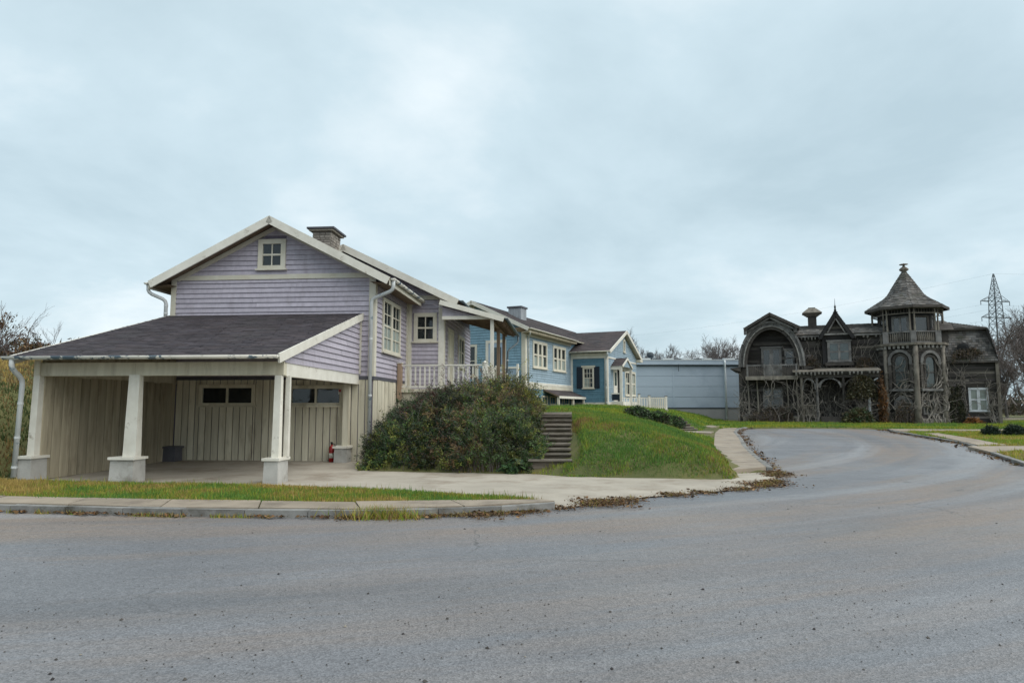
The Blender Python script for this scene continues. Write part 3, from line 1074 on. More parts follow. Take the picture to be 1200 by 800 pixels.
# --- carport
CE, CEZ, CW0, CW1, CT = -5.9, 2.79, -6.5, -.34, 4.5
slope_slab(lav, (CW0, CE, CEZ), (CW1, CE, CEZ), (CW1, 0.0, CT), (CW0, 0.0, CT), .07, M['oldplank'])
shingles(lav, (CW0 - .03, CE - .04, CEZ + .0), (1, 0, 0), (0, -CE, CT - CEZ), CW1 - CW0 + .06, math.hypot(CE, CT - CEZ) - .02, M['shingle'], .17, .3)
beam('barge_board', (CW1 + .01, CE - .03, CEZ + .02), (CW1 + .01, 0.0, CT + .02), .045, .2, M['white'], lav)
beam('barge_board', (CW0 - .01, CE - .03, CEZ + .02), (CW0 - .01, 0.0, CT + .02), .045, .2, M['white'], lav)
MB().gutter((CW0 - .12, CE - .085, CEZ - .005), (CW1 + .03, CE - .085, CEZ - .01), .075).build('gutter', M['gut'], lav, True)
for i in range(9):
    x = CW0 + .2 + i * .72
    MB().box(x, x + .03, CE - .17, CE - .0, CEZ - .012, CEZ - .004).build('gutter_bracket', M['gut'], lav)
for a, b in ((-6.3, -3.9), (-3.892, -.42)):
    MB().box(a, b, -5.42, -5.26, 2.38, 2.68).build('beam', M['plank'], lav)
MB().box(-.58, -.42, -5.255, -.02, 2.36, 2.66).build('beam', M['white'], lav)
MB().box(-6.32, -6.16, -5.255, -.02, 2.38, 2.68).build('beam', M['plank'], lav)
wc = Wall((-.44, 0), (0, 1), (1, 0))                 # gable infill over the carport's right beam
sC = (CT - CEZ) / (-CE)
clapboard(wc, lav, 2.67, 4.36, lambda z: (max(-5.38, CE + (z - CEZ + .12) / sC), -.07), [], .152, M['lilac'], base=.0)
MB().prism([(-.52, -5.38, 2.665), (-.52, -.02, 2.665), (-.52, -.02, 4.38), (-.52, -5.38, 2.84)], (.075, 0, 0)).build('gable_backing', M['lilac_dark'], lav)
MB().box(-.44, -.36, -.075, -.0, 2.665, 4.42).build('corner_board', M['cream'], lav)


def footing(x0, x1, y0, y1, z0, z1, m=None):
    f = MB().hexa([(x0, y0, z0), (x1, y0, z0), (x1, y1, z0), (x0, y1, z0), (x0 + .015, y0 + .015, z1 - .06), (x1 - .015, y0 + .015, z1 - .06), (x1 - .015, y1 - .015, z1 - .06), (x0 + .015, y1 - .015, z1 - .06)]).build('footing', m or M['footing'], lav)
    MB().box(x0 - .025, x1 + .025, y0 - .025, y1 + .025, z1 - .058, z1).build('cap', m or M['white'], f)
    return f


def post(x0, x1, t0, t1, y0, y1, z0, z1, m=None):
    return MB().hexa([(x0, y0, z0), (x1, y0, z0), (x1, y1, z0), (x0, y1, z0), (t0, y0 + .03, z1), (t1, y0 + .03, z1), (t1, y1 - .03, z1), (t0, y1 - .03, z1)]).build('post', m or M['white'], lav)


footing(-6.44, -6.1, -5.62, -5.12, -.1, .58)
post(-6.35, -6.18, -6.33, -6.18, -5.46, -5.26, .58, 2.4)
MB().box(-6.31, -6.17, -5.46, -5.425, 2.4, 2.74).build('beam_end', M['plank'], lav)
footing(-4.27, -3.7, -5.6, -5.14, -.1, .57)
post(-4.05, -3.74, -4.01, -3.76, -5.48, -5.28, .57, 2.4)
footing(-.74, -.4, -5.6, -5.04, -.12, .57)
post(-.62, -.46, -.61, -.46, -5.47, -5.3, .57, 2.375)
post(-.46, -.36, -.46, -.36, -5.22, -5.1, .57, 2.375)
footing(-.98, -.58, -.5, -.06, -.15, .54)
post(-.8, -.62, -.8, -.62, -.33, -.12, .54, 2.37, M['plank'])
footing(-6.15, -5.75, -.6, -.2, -.1, .52, M['slate'])  # dark material puts the rear corner's shadow into this footing's colour
MB().box(-.98, -.58, -.3, -.06, .541, .56).build('cap', M['white'], lav)
wl = Wall((-6.18, 0), (0, 1), (1, 0))
planks(wl, lav, -5.3, -.05, .03, 2.4, [], .3, M['oldplank'], name='plank')
planks(Wall((-6.3, 0), (0, 1), (-1, 0)), lav, -5.3, -.05, -.1, 2.7, [], .3, M['oldplank'], name='plank')
MB().prism([(-6.29, -5.25, 0), (-6.29, -.03, 0), (-6.29, -.03, 4.38), (-6.29, -5.25, 2.86)], (.1, 0, 0)).build('carport_wall', M['oldplank'], lav)
rw1, rw2 = (-5.4, -3.62, 1.73, 2.37), (-2.58, -.88, 1.73, 2.34)
planks(wf, lav, -6.15, -.02, .02, 2.5, [rw1, rw2], .215, M['plank'], ztop=None)
planks(ws, lav, .0, 4.05, -.1, 2.5, [], .2, M['plank'])
for r_ in (rw1, rw2):
    window(wf, lav, *r_, casing=.11, cols=1, rows=1, sashes=2, trim=M['plank'], sill=True, mull=.03, proud=.075)
MB().box(-6.1, -.9, -.07, -.03, .0, .045).build('skirting', M['slate'], lav)
MB().box(-1.02, -.93, -.088, -.084, 2.06, 2.22).build('notice', M['paper'], lav)
MB().box(-1.01, -.94, -.092, -.089, 2.13, 2.21).build('notice', M['red'], lav)
pipe('downspout', [(-6.42, -5.97, 2.72), (-6.42, -5.97, 2.52), (-6.43, -5.62, 2.3), (-6.46, -5.66, .12)], .055, M['pipe'], lav)

# --- porch
MB().box(.06, 3.2, 2.68, 4.1, 2.18, 2.3).build('porch_deck', M['plank'], lav)
MB().box(1.4, 3.2, 4.105, 10.2, 2.18, 2.3).build('porch_deck', M['plank'], lav)
MB().box(.06, 3.1, 2.78, 2.84, 1.0, 2.178).build('deck_skirt', M['plank'], lav)
MB().box(3.08, 3.14, 2.85, 10.0, 1.2, 2.178).build('deck_skirt', M['plank'], lav)
PZ0, PU0, PZ1, PU1 = 5.42, 1.3, 4.78, 3.62
slope_slab(lav, (PU1, 3.5, PZ1), (PU1, 9.0, PZ1), (PU0, 9.0, PZ0), (PU0, 3.5, PZ0), .06, M['brownwood'])
shingles(lav, (PU1, 3.5, PZ1 + .004), (0, 1, 0), (PU0 - PU1, 0, PZ0 - PZ1), 5.5, math.hypot(PU1 - PU0, PZ0 - PZ1), M['shingle'])
beam('barge_board', (PU1, 3.47, PZ1 + .03), (PU0 + .05, 3.47, PZ0 + .03), .045, .17, M['white'], lav)
MB().gutter((PU1 + .06, 3.48, PZ1 - .0), (PU1 + .06, 9.0, PZ1 - .02), .06).build('gutter', M['darkpipe'], lav, True)
MB().box(1.385, 3.25, 3.62, 3.74, 4.77, 4.89).build('beam', M['white'], lav)
MB().box(3.1, 3.22, 3.745, 8.8, 4.68, 4.8).build('beam', M['brownwood'], lav)
wq = Wall((0, 3.7), (1, 0), (0, -1))
clapboard(wq, lav, 4.895, 5.34, lambda z: (1.385, PU0 + (PZ0 - .16 - z) / .276), [], .152, M['lilac'], .02)
MB().prism([(1.385, 3.71, 4.892), (3.0, 3.71, 4.892), (1.385, 3.71, 5.32)], (0, .03, 0)).build('gable_backing', M['lilac_dark'], lav)
for k in range(8):
    y = 4.0 + k * .62
    beam('rafter', (PU1 - .03, y, PZ1 - .065), (PU0 + .1, y, PZ0 - .08), .05, .1, M['brownwood'], lav)
for y, m in ((3.68, M['white']), (5.75, M['brownwood']), (7.85, M['brownwood'])):
    MB().box(3.11, 3.23, y - .06, y + .06, 2.3, 4.77 if y < 4 else 4.68).build('post', m, lav)
rail = empty('railing')
rail.parent = lav
MB().box(.055, .2, 2.66, 2.82, 1.9, 3.16).build('newel_post', M['tan'], rail, label='bare tan wood newel post')
MB().box(.045, .22, 2.64, 2.84, 3.16, 3.19).build('newel_cap', M['white'], rail)
MB().hexa([(2.96, 2.68, 2.0), (3.11, 2.68, 2.0), (3.11, 2.83, 2.0), (2.96, 2.83, 2.0), (2.96, 2.68, 3.16), (3.11, 2.68, 3.16), (3.11, 2.83, 3.16), (2.96, 2.83, 3.16)]).build('newel_post', M['white'], rail)
MB().lathe([(.11, 0), (.11, .02), (.05, .03), (.045, .05), (.0, .09)], (3.035, 2.755, 3.16), 10).build('newel_cap', M['white'], rail)
MB().box(.2, 2.96, 2.7, 2.8, 3.07, 3.12).build('hand_rail', M['white'], rail)
MB().box(.2, 2.96, 2.72, 2.78, 2.34, 2.4).build('bottom_rail', M['white'], rail)
for i in range(16):
    x = .33 + i * .164 + random.uniform(-.006, .006)
    MB().box(x - .024, x + .024, 2.725, 2.775, 2.4, 3.07).build('baluster', M['white'], rail)
MB().box(3.0, 3.08, 2.83, 9.6, 3.07, 3.12).build('hand_rail', M['white'], rail)
MB().box(3.01, 3.07, 2.83, 9.6, 2.34, 2.4).build('bottom_rail', M['white'], rail)
for i in range(29):
    y = 3.05 + i * .22
    MB().box(3.02, 3.06, y - .022, y + .022, 2.4, 3.07).build('baluster', M['white'], rail)
for y in (6.4, 9.6):
    MB().box(2.97, 3.11, y, y + .14, 2.2, 3.3).build('newel_post', M['white'], rail)
pipe('downspout', [(PU1 + .06, 8.9, PZ1 - .06), (PU1 + .06, 8.9, PZ1 - .35), (3.3, 8.2, PZ1 - .75), (3.26, 8.0, 2.4)], .04, M['darkpipe'], lav)

# --- fire extinguisher standing by the pier
fx = empty('fire_extinguisher', lav.matrix_basis @ Vector((0, 0, 0)), 0, 'red fire extinguisher standing by the rear carport pier', 'extinguisher')
bpy.context.view_layer.update()
fx.location = lav.matrix_world @ Vector((-1.12, -.26, .062))
MB().lathe([(.055, 0), (.08, .012), (.08, .40), (.07, .45), (.035, .49), (.03, .52)], (0, 0, 0), 18).build('cylinder', M['red'], fx, True)
MB().lathe([(.0815, .13), (.0815, .27)], (0, 0, 0), 18).build('label_band', M['paper'], fx, True)
MB().lathe([(.03, .52), (.03, .57), (.0, .58)], (0, 0, 0), 10).build('valve', M['black'], fx, True)
MB().box(-.015, .015, -.13, .03, .575, .595).build('lever', M['black'], fx)
MB().box(-.015, .015, -.12, .03, .545, .558).build('handle', M['black'], fx)
MB().tube([(.03, 0, .55), (.09, .0, .53), (.105, 0, .4), (.1, 0, .2)], .011, 8).build('hose', M['black'], fx, True)


# ================================================================== blue house
M['greyboard'] = mat('grey_painted_board', (.33, .35, .37), (.25, .265, .28), 2, .7, .1)
blu = empty('blue_house', (.693, 37.0, 0), R(-24.4), 'blue clapboard house with brown roofs, navy shutters and small porch hood', 'house')
bf = Wall((0, 0), (1, 0), (0, -1))
bs = Wall((0, 0), (0, 1), (1, 0))
vf = Wall((0, 7.4), (1, 0), (0, -1))
vg = Wall((2.42, 7.4), (0, 1), (1, 0))
RX, RZ, EX, EZ = -3.0, 7.6, .5, 5.93
MB().prism([(-6.1, .012, 1.2), (-.012, .012, 1.2), (-.012, .012, 5.75), (RX, .012, RZ - .2), (-6.1, .012, 5.75)], (0, 17, 0)).build('wall', M['blue'], blu)
MB().prism([(-1, 7.412, 1.2), (-1, 14.888, 1.2), (-1, 14.888, 5.12), (-1, 11.15, 6.62), (-1, 7.412, 5.12)], (3.408, 0, 0)).build('wall', M['blue_lit'], blu)
w1, w2 = (1.03, 3.2, 3.9, 5.42), (4.15, 6.38, 3.88, 5.4)
bd = (-2.35, -1.1, 2.6, 5.4)
slB = (RZ - EZ) / (EX - RX)
clapboard(bf, blu, 2.7, 7.2, lambda z: (max(-6.0, RX - (RZ - .25 - z) / slB), min(-.17, RX + (RZ - .25 - z) / slB)), [bd, (-3.8, -2.9, 3.4, 5.2)], .15, M['blue'])
window(bf, blu, -3.8, -2.9, 3.4, 5.2, casing=.12, cols=2, rows=2)
clapboard(bs, blu, 3.08, 5.58, lambda z: (.17, 7.38), [w1, w2], .13, M['blue_lit'])
for q in (w1, w2):
    window(bs, blu, *q, casing=.16, cols=1, rows=2, sashes=3, mull=.12, bars=.06, curtain=.45)
bs.part('frieze_board', M['cream'], blu, .0, 7.38, 5.58, 5.72, 0, .05)
bs.part('plinth_board', M['white'], blu, .0, 7.38, 2.95, 3.08, 0, .06)
bs.part('plinth_board', M['cream'], blu, .0, 7.38, 2.72, 2.947, 0, .05)
bs.part('lower_wall', M['blue_shaded'], blu, .0, 7.38, 1.4, 2.715, 0, .03)
for a in (.9, 2.3, 3.6, 4.8, 6.0):
    window(bs, blu, a, a + .95, 1.85, 2.36, casing=.08, cols=2, rows=1, proud=.08, trim=M['plank'])
dd = bf.part('door', M['vinyl'], blu, bd[0] + .16, bd[1] - .16, bd[2], bd[3] - .16, -.005, .03)
bf.part('door_panel', M['glass_old'], dd, bd[0] + .3, bd[1] - .3, 3.9, 5.0, .031, .036)
for a, b in ((bd[0], bd[0] + .16), (bd[1] - .16, bd[1])):
    bf.part('door_casing', M['white'], blu, a, b, bd[2], bd[3], 0, .06)
bf.part('door_casing', M['white'], blu, bd[0] + .16, bd[1] - .16, bd[3] - .16, bd[3], 0, .06)
# corner column with bare wood capital
MB().box(-.17, .07, -.07, .17, 2.2, 5.8).build('corner_board', M['cream'], blu)
cp = MB().hexa([(-.3, -.2, 5.78), (.16, -.2, 5.78), (.16, .2, 5.78), (-.3, .2, 5.78), (-.5, -.34, 5.9), (.26, -.34, 5.9), (.26, .3, 5.9), (-.5, .3, 5.9)])
cp.box(-.52, .27, -.36, .31, 5.902, 6.0)
cp.build('capital', M['tan'], blu, label='bare wood capital on the corner column')
pipe('downspout', [(EX - .06, -.3, EZ - .1), (EX - .06, -.28, EZ - .3), (.12, .25, EZ - .42), (.12, .25, 2.9)], .045, M['pipe'], blu)
# veranda panels and posts before the front door
for a, b in ((-.98, -.2), (-2.0, -1.05)):
    MB().box(a, b, -.62, -.57, 2.6, 3.76).build('veranda_panel', M['vinyl'], blu)
    MB().box(a - .03, b + .03, -.66, -.53, 3.762, 3.86).build('veranda_rail', M['white'], blu)
for x in (-1.02, -.16, -2.05):
    MB().box(x - .05, x + .05, -.65, -.54, 2.3, 4.0).build('veranda_post', M['white'], blu)
MB().box(-6, .1, -1.6, -.02, 2.35, 2.55).build('veranda_deck', M['plank'], blu)
# main roof
for sgn, ex in ((1, EX), (-1, 2 * RX - EX)):
    slope_slab(blu, (ex, -.55, EZ), (ex, 17.2, EZ), (RX, 17.2, RZ), (RX, -.55, RZ), .09, M['cream'])
    shingles(blu, (ex, -.55, EZ + .004), (0, 1, 0), (RX - ex, 0, RZ - EZ), 17.7, math.hypot(EX - RX, RZ - EZ), M['shingle_b'], .2, .4)
    beam('barge_board', (ex, -.58, EZ + .03), (RX, -.58, RZ + .03), .05, .2, M['white'], blu)
    beam('frieze_board', (ex - sgn * .5, -.03, EZ + .13), (RX, -.03, RZ - .11), .06, .14, M['cream'], blu)
MB().gutter((EX + .06, -.55, EZ), (EX + .06, 7.2, EZ - .02), .06).build('gutter', M['white'], blu, True)
MB().hexa([(.02, -.5, EZ - .26), (EX - .02, -.5, EZ - .22), (EX - .02, 7.3, EZ - .22), (.02, 7.3, EZ - .26), (.02, -.5, EZ - .2), (EX - .02, -.5, EZ - .11), (EX - .02, 7.3, EZ - .11), (.02, 7.3, EZ - .2)]).build('soffit', M['oldplank'], blu)
# boarded chimney
bc = MB().box(-2.35, -1.55, 3.0, 3.8, 6.6, 7.62).build('chimney', M['greyboard'], blu)
for k in range(5):
    MB().box(-2.35 + k * .165, -2.2 + k * .165, 2.975, 2.999, 6.6, 7.6).build('board', M['greyboard'], bc)
    MB().box(-1.549, -1.525, 3.0 + k * .163, 3.15 + k * .163, 6.6, 7.6).build('board', M['greyboard'], bc)
MB().box(-2.43, -1.47, 2.92, 3.88, 7.622, 7.72).build('cap', M['slate'], bc)
# low lean-to roof along the side
slope_slab(blu, (1.0, 2.6, 2.33), (1.0, 7.35, 2.33), (.035, 7.35, 2.72), (.035, 2.6, 2.72), .06, M['brownwood'], 'lean_to_roof')
shingles(blu, (1.0, 2.6, 2.334), (0, 1, 0), (-.965, 0, .39), 4.75, 1.04, M['shingle_b'], .2, .35)
MB().box(1.0, 1.04, 2.58, 7.36, 2.2, 2.34).build('fascia', M['white'], blu)
for y in (2.7, 5.2, 7.2):
    MB().box(.86, .98, y - .06, y + .06, 1.3, 2.26).build('post', M['cream'], blu)
# wing
GR, GZ_, GE = 11.15, 6.85, 5.2
vw = (.84, 1.58, 2.9, 4.22)
clapboard(vf, blu, 2.03, 4.76, lambda z: (.17, 2.27), [vw], .13, M['blue_shaded'])
window(vf, blu, *vw, casing=.1, cols=3, rows=4, head=True, bars=.025, curtain=.6)
for a, b in ((.44, .82), (1.6, 1.94)):
    sh = vf.part('shutter', M['shutter'], blu, a, b, 2.88, 4.26, .03, .075)
    for k in range(14):
        z = 2.97 + k * .09
        vf.box(MB(), a + .05, b - .05, z, z + .06, .075, .09).build('slat', M['shutter'], sh)
vf.part('corner_board', M['white'], blu, 0.03, .17, 2.0, 4.8, 0, .05)
vf.part('corner_board', M['white'], blu, 2.27, 2.46, 2.0, 4.9, 0, .05)
vg.part('corner_board', M['white'], blu, 0, .17, 2.0, 4.9, .002, .05)
vf.part('plinth_board', M['white'], blu, 0.03, 2.46, 1.4, 2.0, 0, .06)
vf.part('frieze_board', M['cream'], blu, 0.03, 2.44, 4.9, 5.1, 0, .06)
vf.part('frieze_board', M['white'], blu, 0.03, 2.44, 4.78, 4.898, 0, .08)
gsl = (GZ_ - GE) / (GR - 7.0)
hd = (1.28, 3.0, 2.1, 4.3)
gw1, gw2 = (4.1, 5.35, 2.5, 4.2), (5.65, 6.9, 2.5, 4.2)
slit = (3.75, 4.25, 5.42, 6.3)
gsp = lambda z: (max(.17, GR - 7.4 - (GZ_ - .2 - z) / gsl), min(7.4, GR - 7.4 + (GZ_ - .2 - z) / gsl))
clapboard(vg, blu, 2.03, 4.78, lambda z: (.17, 7.35), [hd, gw1, gw2], .13, M['blue_lit'])
clapboard(vg, blu, 4.9, 6.6, gsp, [slit], .13, M['blue_lit'])
vg.part('trim_band', M['white'], blu, .17, 7.4, 4.785, 4.895, 0, .045)
vg.part('plinth_board', M['white'], blu, .0, 7.45, 1.4, 2.02, 0, .06)
window(vg, blu, *slit, casing=.13, cols=1, rows=3)
for q in (gw1, gw2):
    window(vg, blu, *q, casing=.14, cols=2, rows=2, curtain=.85, mull=.08, bars=.06)
hdoor = vg.part('door', M['white'], blu, hd[0] + .15, hd[1] - .75, hd[2], hd[3] - .14, -.004, .03)
vg.part('door_panel', M['glass_old'], hdoor, hd[0] + .3, hd[1] - .92, 3.1, 3.95, .031, .036)
vg.part('side_light', M['interior'], blu, hd[1] - .7, hd[1] - .15, hd[2], hd[3] - .14, -.004, .01)
for a, b in ((hd[0], hd[0] + .15), (hd[1] - .15, hd[1])):
    vg.part('door_casing', M['white'], blu, a, b, hd[2], hd[3], 0, .06)
vg.part('door_casing', M['white'], blu, hd[0] + .15, hd[1] - .15, hd[3] - .14, hd[3], 0, .06)
for sgn, ey in ((-1, 7.0), (1, 2 * GR - 7.0)):
    slope_slab(blu, (-2.6, ey, GE), (2.72, ey, GE), (2.72, GR, GZ_), (-2.6, GR, GZ_), .08, M['cream'])
    shingles(blu, (-2.6, ey, GE + .004), (1, 0, 0), (0, GR - ey, GZ_ - GE), 5.34, math.hypot(GR - ey, GZ_ - GE), M['shingle_b'], .2, .4)
    beam('barge_board', (2.74, ey, GE + .03), (2.74, GR, GZ_ + .03), .05, .2, M['white'], blu)
MB().gutter((.3, 6.93, GE), (2.75, 6.93, GE), .06).build('gutter', M['white'], blu, True)
pipe('downspout', [(2.6, 6.95, GE - .08), (2.6, 6.95, GE - .25), (2.38, 7.28, GE - .45), (2.38, 7.28, 1.7)], .05, M['pipe'], blu)
MB().box(2.44, 2.78, 14.6, 15.35, 4.95, 5.12).build('eave_return', M['cream'], blu)
# porch hood
hz, hr = 4.3, 4.88
for ya in (8.1, 10.7):
    slope_slab(blu, (2.44, ya, hz), (3.2, ya, hz), (3.2, 9.4, hr), (2.44, 9.4, hr), .05, M['white'], 'hood_slope')
    shingles(blu, (2.44, ya, hz + .004), (1, 0, 0), (0, 9.4 - ya, hr - hz), .78, math.hypot(1.3, hr - hz), M['shingle_b'], .18, .3)
    beam('barge_board', (3.22, ya, hz + .02), (3.22, 9.4, hr + .02), .04, .13, M['white'], blu)
MB().prism([(3.1, 8.3, hz - .02), (3.1, 10.5, hz - .02), (3.1, 9.4, hr - .1)], (.06, 0, 0)).build('hood_gable', M['blue_lit'], blu)
MB().box(2.44, 3.18, 8.12, 8.24, hz - .22, hz - .06).build('beam', M['white'], blu)
MB().box(2.44, 3.18, 10.56, 10.68, hz - .22, hz - .06).build('beam', M['white'], blu)
MB().box(3.02, 3.17, 8.1, 8.25, 1.9, hz - .225).build('post', M['white'], blu)
MB().box(3.02, 3.17, 10.55, 10.7, 1.9, hz - .225).build('post', M['white'], blu)
MB().box(2.5, 3.0, 8.14, 8.2, 2.14, 2.52).build('stair_panel', M['shutter'], blu)
MB().box(2.46, 3.02, 8.12, 8.22, 2.525, 2.6).build('stair_rail', M['white'], blu)
MB().box(2.44, 3.25, 8.05, 12.5, 1.5, 2.06).build('stoop', M['white'], blu)

# white terrace fence beside the blue house
fence = empty('terrace_fence', (7.2, 44.6, 0), R(1.5), 'white wooden picket fence on the terrace beside the blue house gable', 'fence')
for a, b, z0 in ((0, 1.0, 1.55), (1.15, 1.65, 1.6), (1.75, 2.75, 1.55)):
    MB().box(a, b, -.03, .03, 2.28, 2.34).build('rail', M['white'], fence)
    MB().box(a, b, -.03, .03, 1.72, 1.78).build('rail', M['white'], fence)
    k = a + .06
    while k < b - .05:
        MB().box(k, k + .075, -.055, -.032, 1.62, 2.33 + random.uniform(-.01, .01)).build('picket', M['white'] if a < 1.7 else M['cream'], fence)
        k += .125 if a > 1.6 else .17
for x, h in ((1.02, 2.55), (1.68, 2.45), (2.78, 2.42)):
    MB().box(x, x + .13, -.065, .065, 1.4, h).build('post', M['white'], fence)
    MB().box(x - .02, x + .15, -.085, .085, h, h + .03).build('post_cap', M['slate'], fence)
MB().box(-.3, 2.95, -.2, 2.5, 1.3, 1.56).build('terrace_slab', M['concrete'], fence)

# ================================================================== metal warehouse
wh = empty('warehouse', (8.0, 62, 0), 0, 'long pale blue sheet metal warehouse on a concrete plinth', 'warehouse')
MB().box(0, 20, .05, 30, -.5, 6.0).build('wall', M['metaltrim'], wh)
MB().box(-.0, 20, -.12, .05, -.5, 1.62).build('plinth', M['plinth'], wh)
MB().box(-.05, 20.05, -.16, .06, 1.622, 1.69).build('drip_strip', M['metaldark'], wh)
bays = [0, 6.65, 13.6, 20]
for i in range(3):
    for k in range(4):
        z0 = 1.7 + k * .945
        MB().box(bays[i] + .02, bays[i + 1] - .02, -.0, .049, z0 + .012, z0 + .933).build('panel', M['metalpanel'], wh)
for x in bays[1:3]:
    MB().box(x - .07, x + .07, -.02, .0 - .001, 1.7, 5.48).build('cover_strip', M['metalpanel'], wh)
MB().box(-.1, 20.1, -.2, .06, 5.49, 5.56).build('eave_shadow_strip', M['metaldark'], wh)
MB().box(-.1, 20.1, -.3, .06, 5.562, 5.96).build('fascia', M['metalpanel'], wh)
MB().box(-.12, 20.12, -.34, .1, 5.962, 6.03).build('gutter', M['metallight'], wh)
for k in range(11):
    MB().box(k * 1.85 + .1, k * 1.85 + (.85 if k % 3 else 1.1), -.3, .2, 6.032, 6.15).build('roof_edge_flashing', M['metallight'], wh)
for k in range(11):
    MB().box(k * 1.85 + 1.15, k * 1.85 + 1.8, -.22, .2, 6.033, 6.12).build('roof_edge_flashing', M['metaldark'], wh)
pipe('downspout', [(11.25, -.3, 5.95), (11.25, -.32, 5.6), (11.3, -.2, 5.2), (11.33, -.2, .3)], .09, M['metallight'], wh)
MB().tube([(7.05, -.36, 5.6), (7.05, -.36, 4.95)], .035, 6).build('conduit', M['metaldark'], wh)
vt = MB()
vt.lathe([(.16, 0), (.16, .15), (.3, .3), (.34, .48), (.26, .64), (.1, .72), (0, .73)], (4.85, 1.2, 6.1), 12)
vt.build('roof_ventilator', M['metaldark'], wh, True)
MB().box(0, 20, .0, 30, 5.97, 6.02).build('roof', M['metaltrim'], wh)


# ================================================================== old dark house with tower
OLD_LOC, OLD_RZ = (24.83, 50, .5), R(-22)
old = empty('derelict_mansion', OLD_LOC, OLD_RZ, 'derelict dark wooden mansion with octagonal tower and big arched gable', 'house')


def dark_siding(w, parent, u0, u1, z0, z1, openings=(), pitch=.17, mat_=None, span=None, gaps=.05):
    mb = MB()
    z = z0
    while z < z1 - .02:
        zt = min(z + pitch, z1)
        a, b = span(z + pitch * .5) if span else (u0, u1)
        cuts = sorted((o[0], o[1]) for o in openings if o[2] < zt - .02 and o[3] > z + .02)
        edges = [a] + [q for c in cuts for q in c] + [b]
        for i in range(0, len(edges), 2):
            u = edges[i]
            while u < edges[i + 1] - .02:
                ue = min(u + random.uniform(.9, 2.6), edges[i + 1])
                if random.random() > gaps:
                    s = random.uniform(.5, 1.3) * (1 + 1.3 * (random.random() < .18))
                    mb.cur = (s, s * random.uniform(.95, 1.0), s * random.uniform(.88, 1.0))
                    t = random.uniform(.02, .045)
                    d0, d1 = random.uniform(-.02, .012), random.uniform(-.02, .012)
                    mb.hexa([w.p(u + .005, z + d0, t), w.p(ue - .005, z + d1, t), w.p(ue - .005, z + d1, .0), w.p(u + .005, z + d0, 0),
                             w.p(u + .005, zt, .008), w.p(ue - .005, zt, .008), w.p(ue - .005, zt, 0), w.p(u + .005, zt, 0)])
                u = ue
        z = zt
    return mb.build('siding', mat_ or M['w_side'], parent, kind='stuff')


def bracket_row(w, parent, u0, u1, z, n_, m=None):
    mb = MB()
    for i in range(n_):
        u = u0 + (u1 - u0) * (i + .5) / n_
        if random.random() < .25:
            continue
        w.box(mb, u - .05, u + .05, z - random.uniform(.14, .22), z, .0, .16)
        w.box(mb, u - .05, u + .05, z - .08, z, .16, .27)
    return mb.build('bracket_row', m or M['w_pale'], parent, kind='stuff')


def arched_window(w, parent, u, z0, z1, hw, trim, label=None):
    """tall round-headed window: frame, curved hood boards, two panes"""
    zs = z1 - hw
    f = MB()
    for s_ in (-1, 1):
        w.box(f, u + s_ * hw - (.1 if s_ > 0 else .02), u + s_ * hw + (.02 if s_ > 0 else .1), z0, zs, 0, .09)
    w.box(f, u - hw, u + hw, z0 - .02, z0 + .1, 0, .09)
    w.box(f, u - hw + .1, u + hw - .1, z0 + (z1 - z0) * .47, z0 + (z1 - z0) * .47 + .07, .02, .07)
    k = 10
    for i in range(k):
        a, b = math.pi * i / k, math.pi * (i + 1) / k
        r0, r1 = hw - .1, hw + .06
        q = [w.p(u + r * math.cos(t), zs + r * math.sin(t) * 1.1, n) for n in (.0, .1) for r, t in ((r0, a), (r1, a), (r1, b), (r0, b))]
        f.hexa(q)
    fr = f.build('window', trim, parent)
    hood = MB()
    for i in range(k + 2):
        a, b = math.pi * (i - 1) / k, math.pi * i / k
        r0, r1 = hw + .13, hw + .3
        hood.hexa([w.p(u + r * math.cos(t), zs + r * math.sin(t) * 1.12, n) for n in (.0, .2) for r, t in ((r0, a), (r1, a), (r1, b), (r0, b))])
    hood.build('hood_mould', M['w_grey'], fr)
    for s_ in (-1, 1):
        w.box(MB(), u + s_ * (hw + .21) - .09, u + s_ * (hw + .21) + .09, z0, zs + .05, 0, .14).build('side_trim', M['w_brown'], fr)
    w.part('sill', M['w_grey'], fr, u - hw - .3, u + hw + .3, z0 - .18, z0 - .03, 0, .24)
    pane = [w.p(u - hw + .08, z0 + .06, .03), w.p(u + hw - .08, z0 + .06, .03)] + [w.p(u + (hw - .08) * math.cos(math.pi * i / k), zs + (hw - .08) * math.sin(math.pi * i / k) * 1.1, .03) for i in range(k + 1)]
    MB().add(pane, [tuple(range(len(pane)))]).build('pane', M['glass_old'], fr)
    back = [tuple(Vector(q) - Vector((w.n.x, w.n.y, 0)) * .022) for q in pane]
    MB().add(back, [tuple(range(len(back)))]).build('blind', M['curtain_old'], fr)
    return fr


M['curtain_old'] = mat('grimy_blind', (.13, .155, .15), (.07, .085, .082), 3, .9, .1, rnd=.15)

# ---- main block
MB.off = (1.35, 0, .05)
cf = Wall((0, 0), (1, 0), (0, -1))
MB().box(-4.7, 4.9, .012, 9.5, -.4, 6.5).build('wall', M['w_brown'], old)
dw = (-2.85, -1.2, 4.5, 5.98)
dark_siding(cf, old, -4.9, 2.0, 0, 6.45, [dw, (-3.0, -1.8, .5, 3.0)])
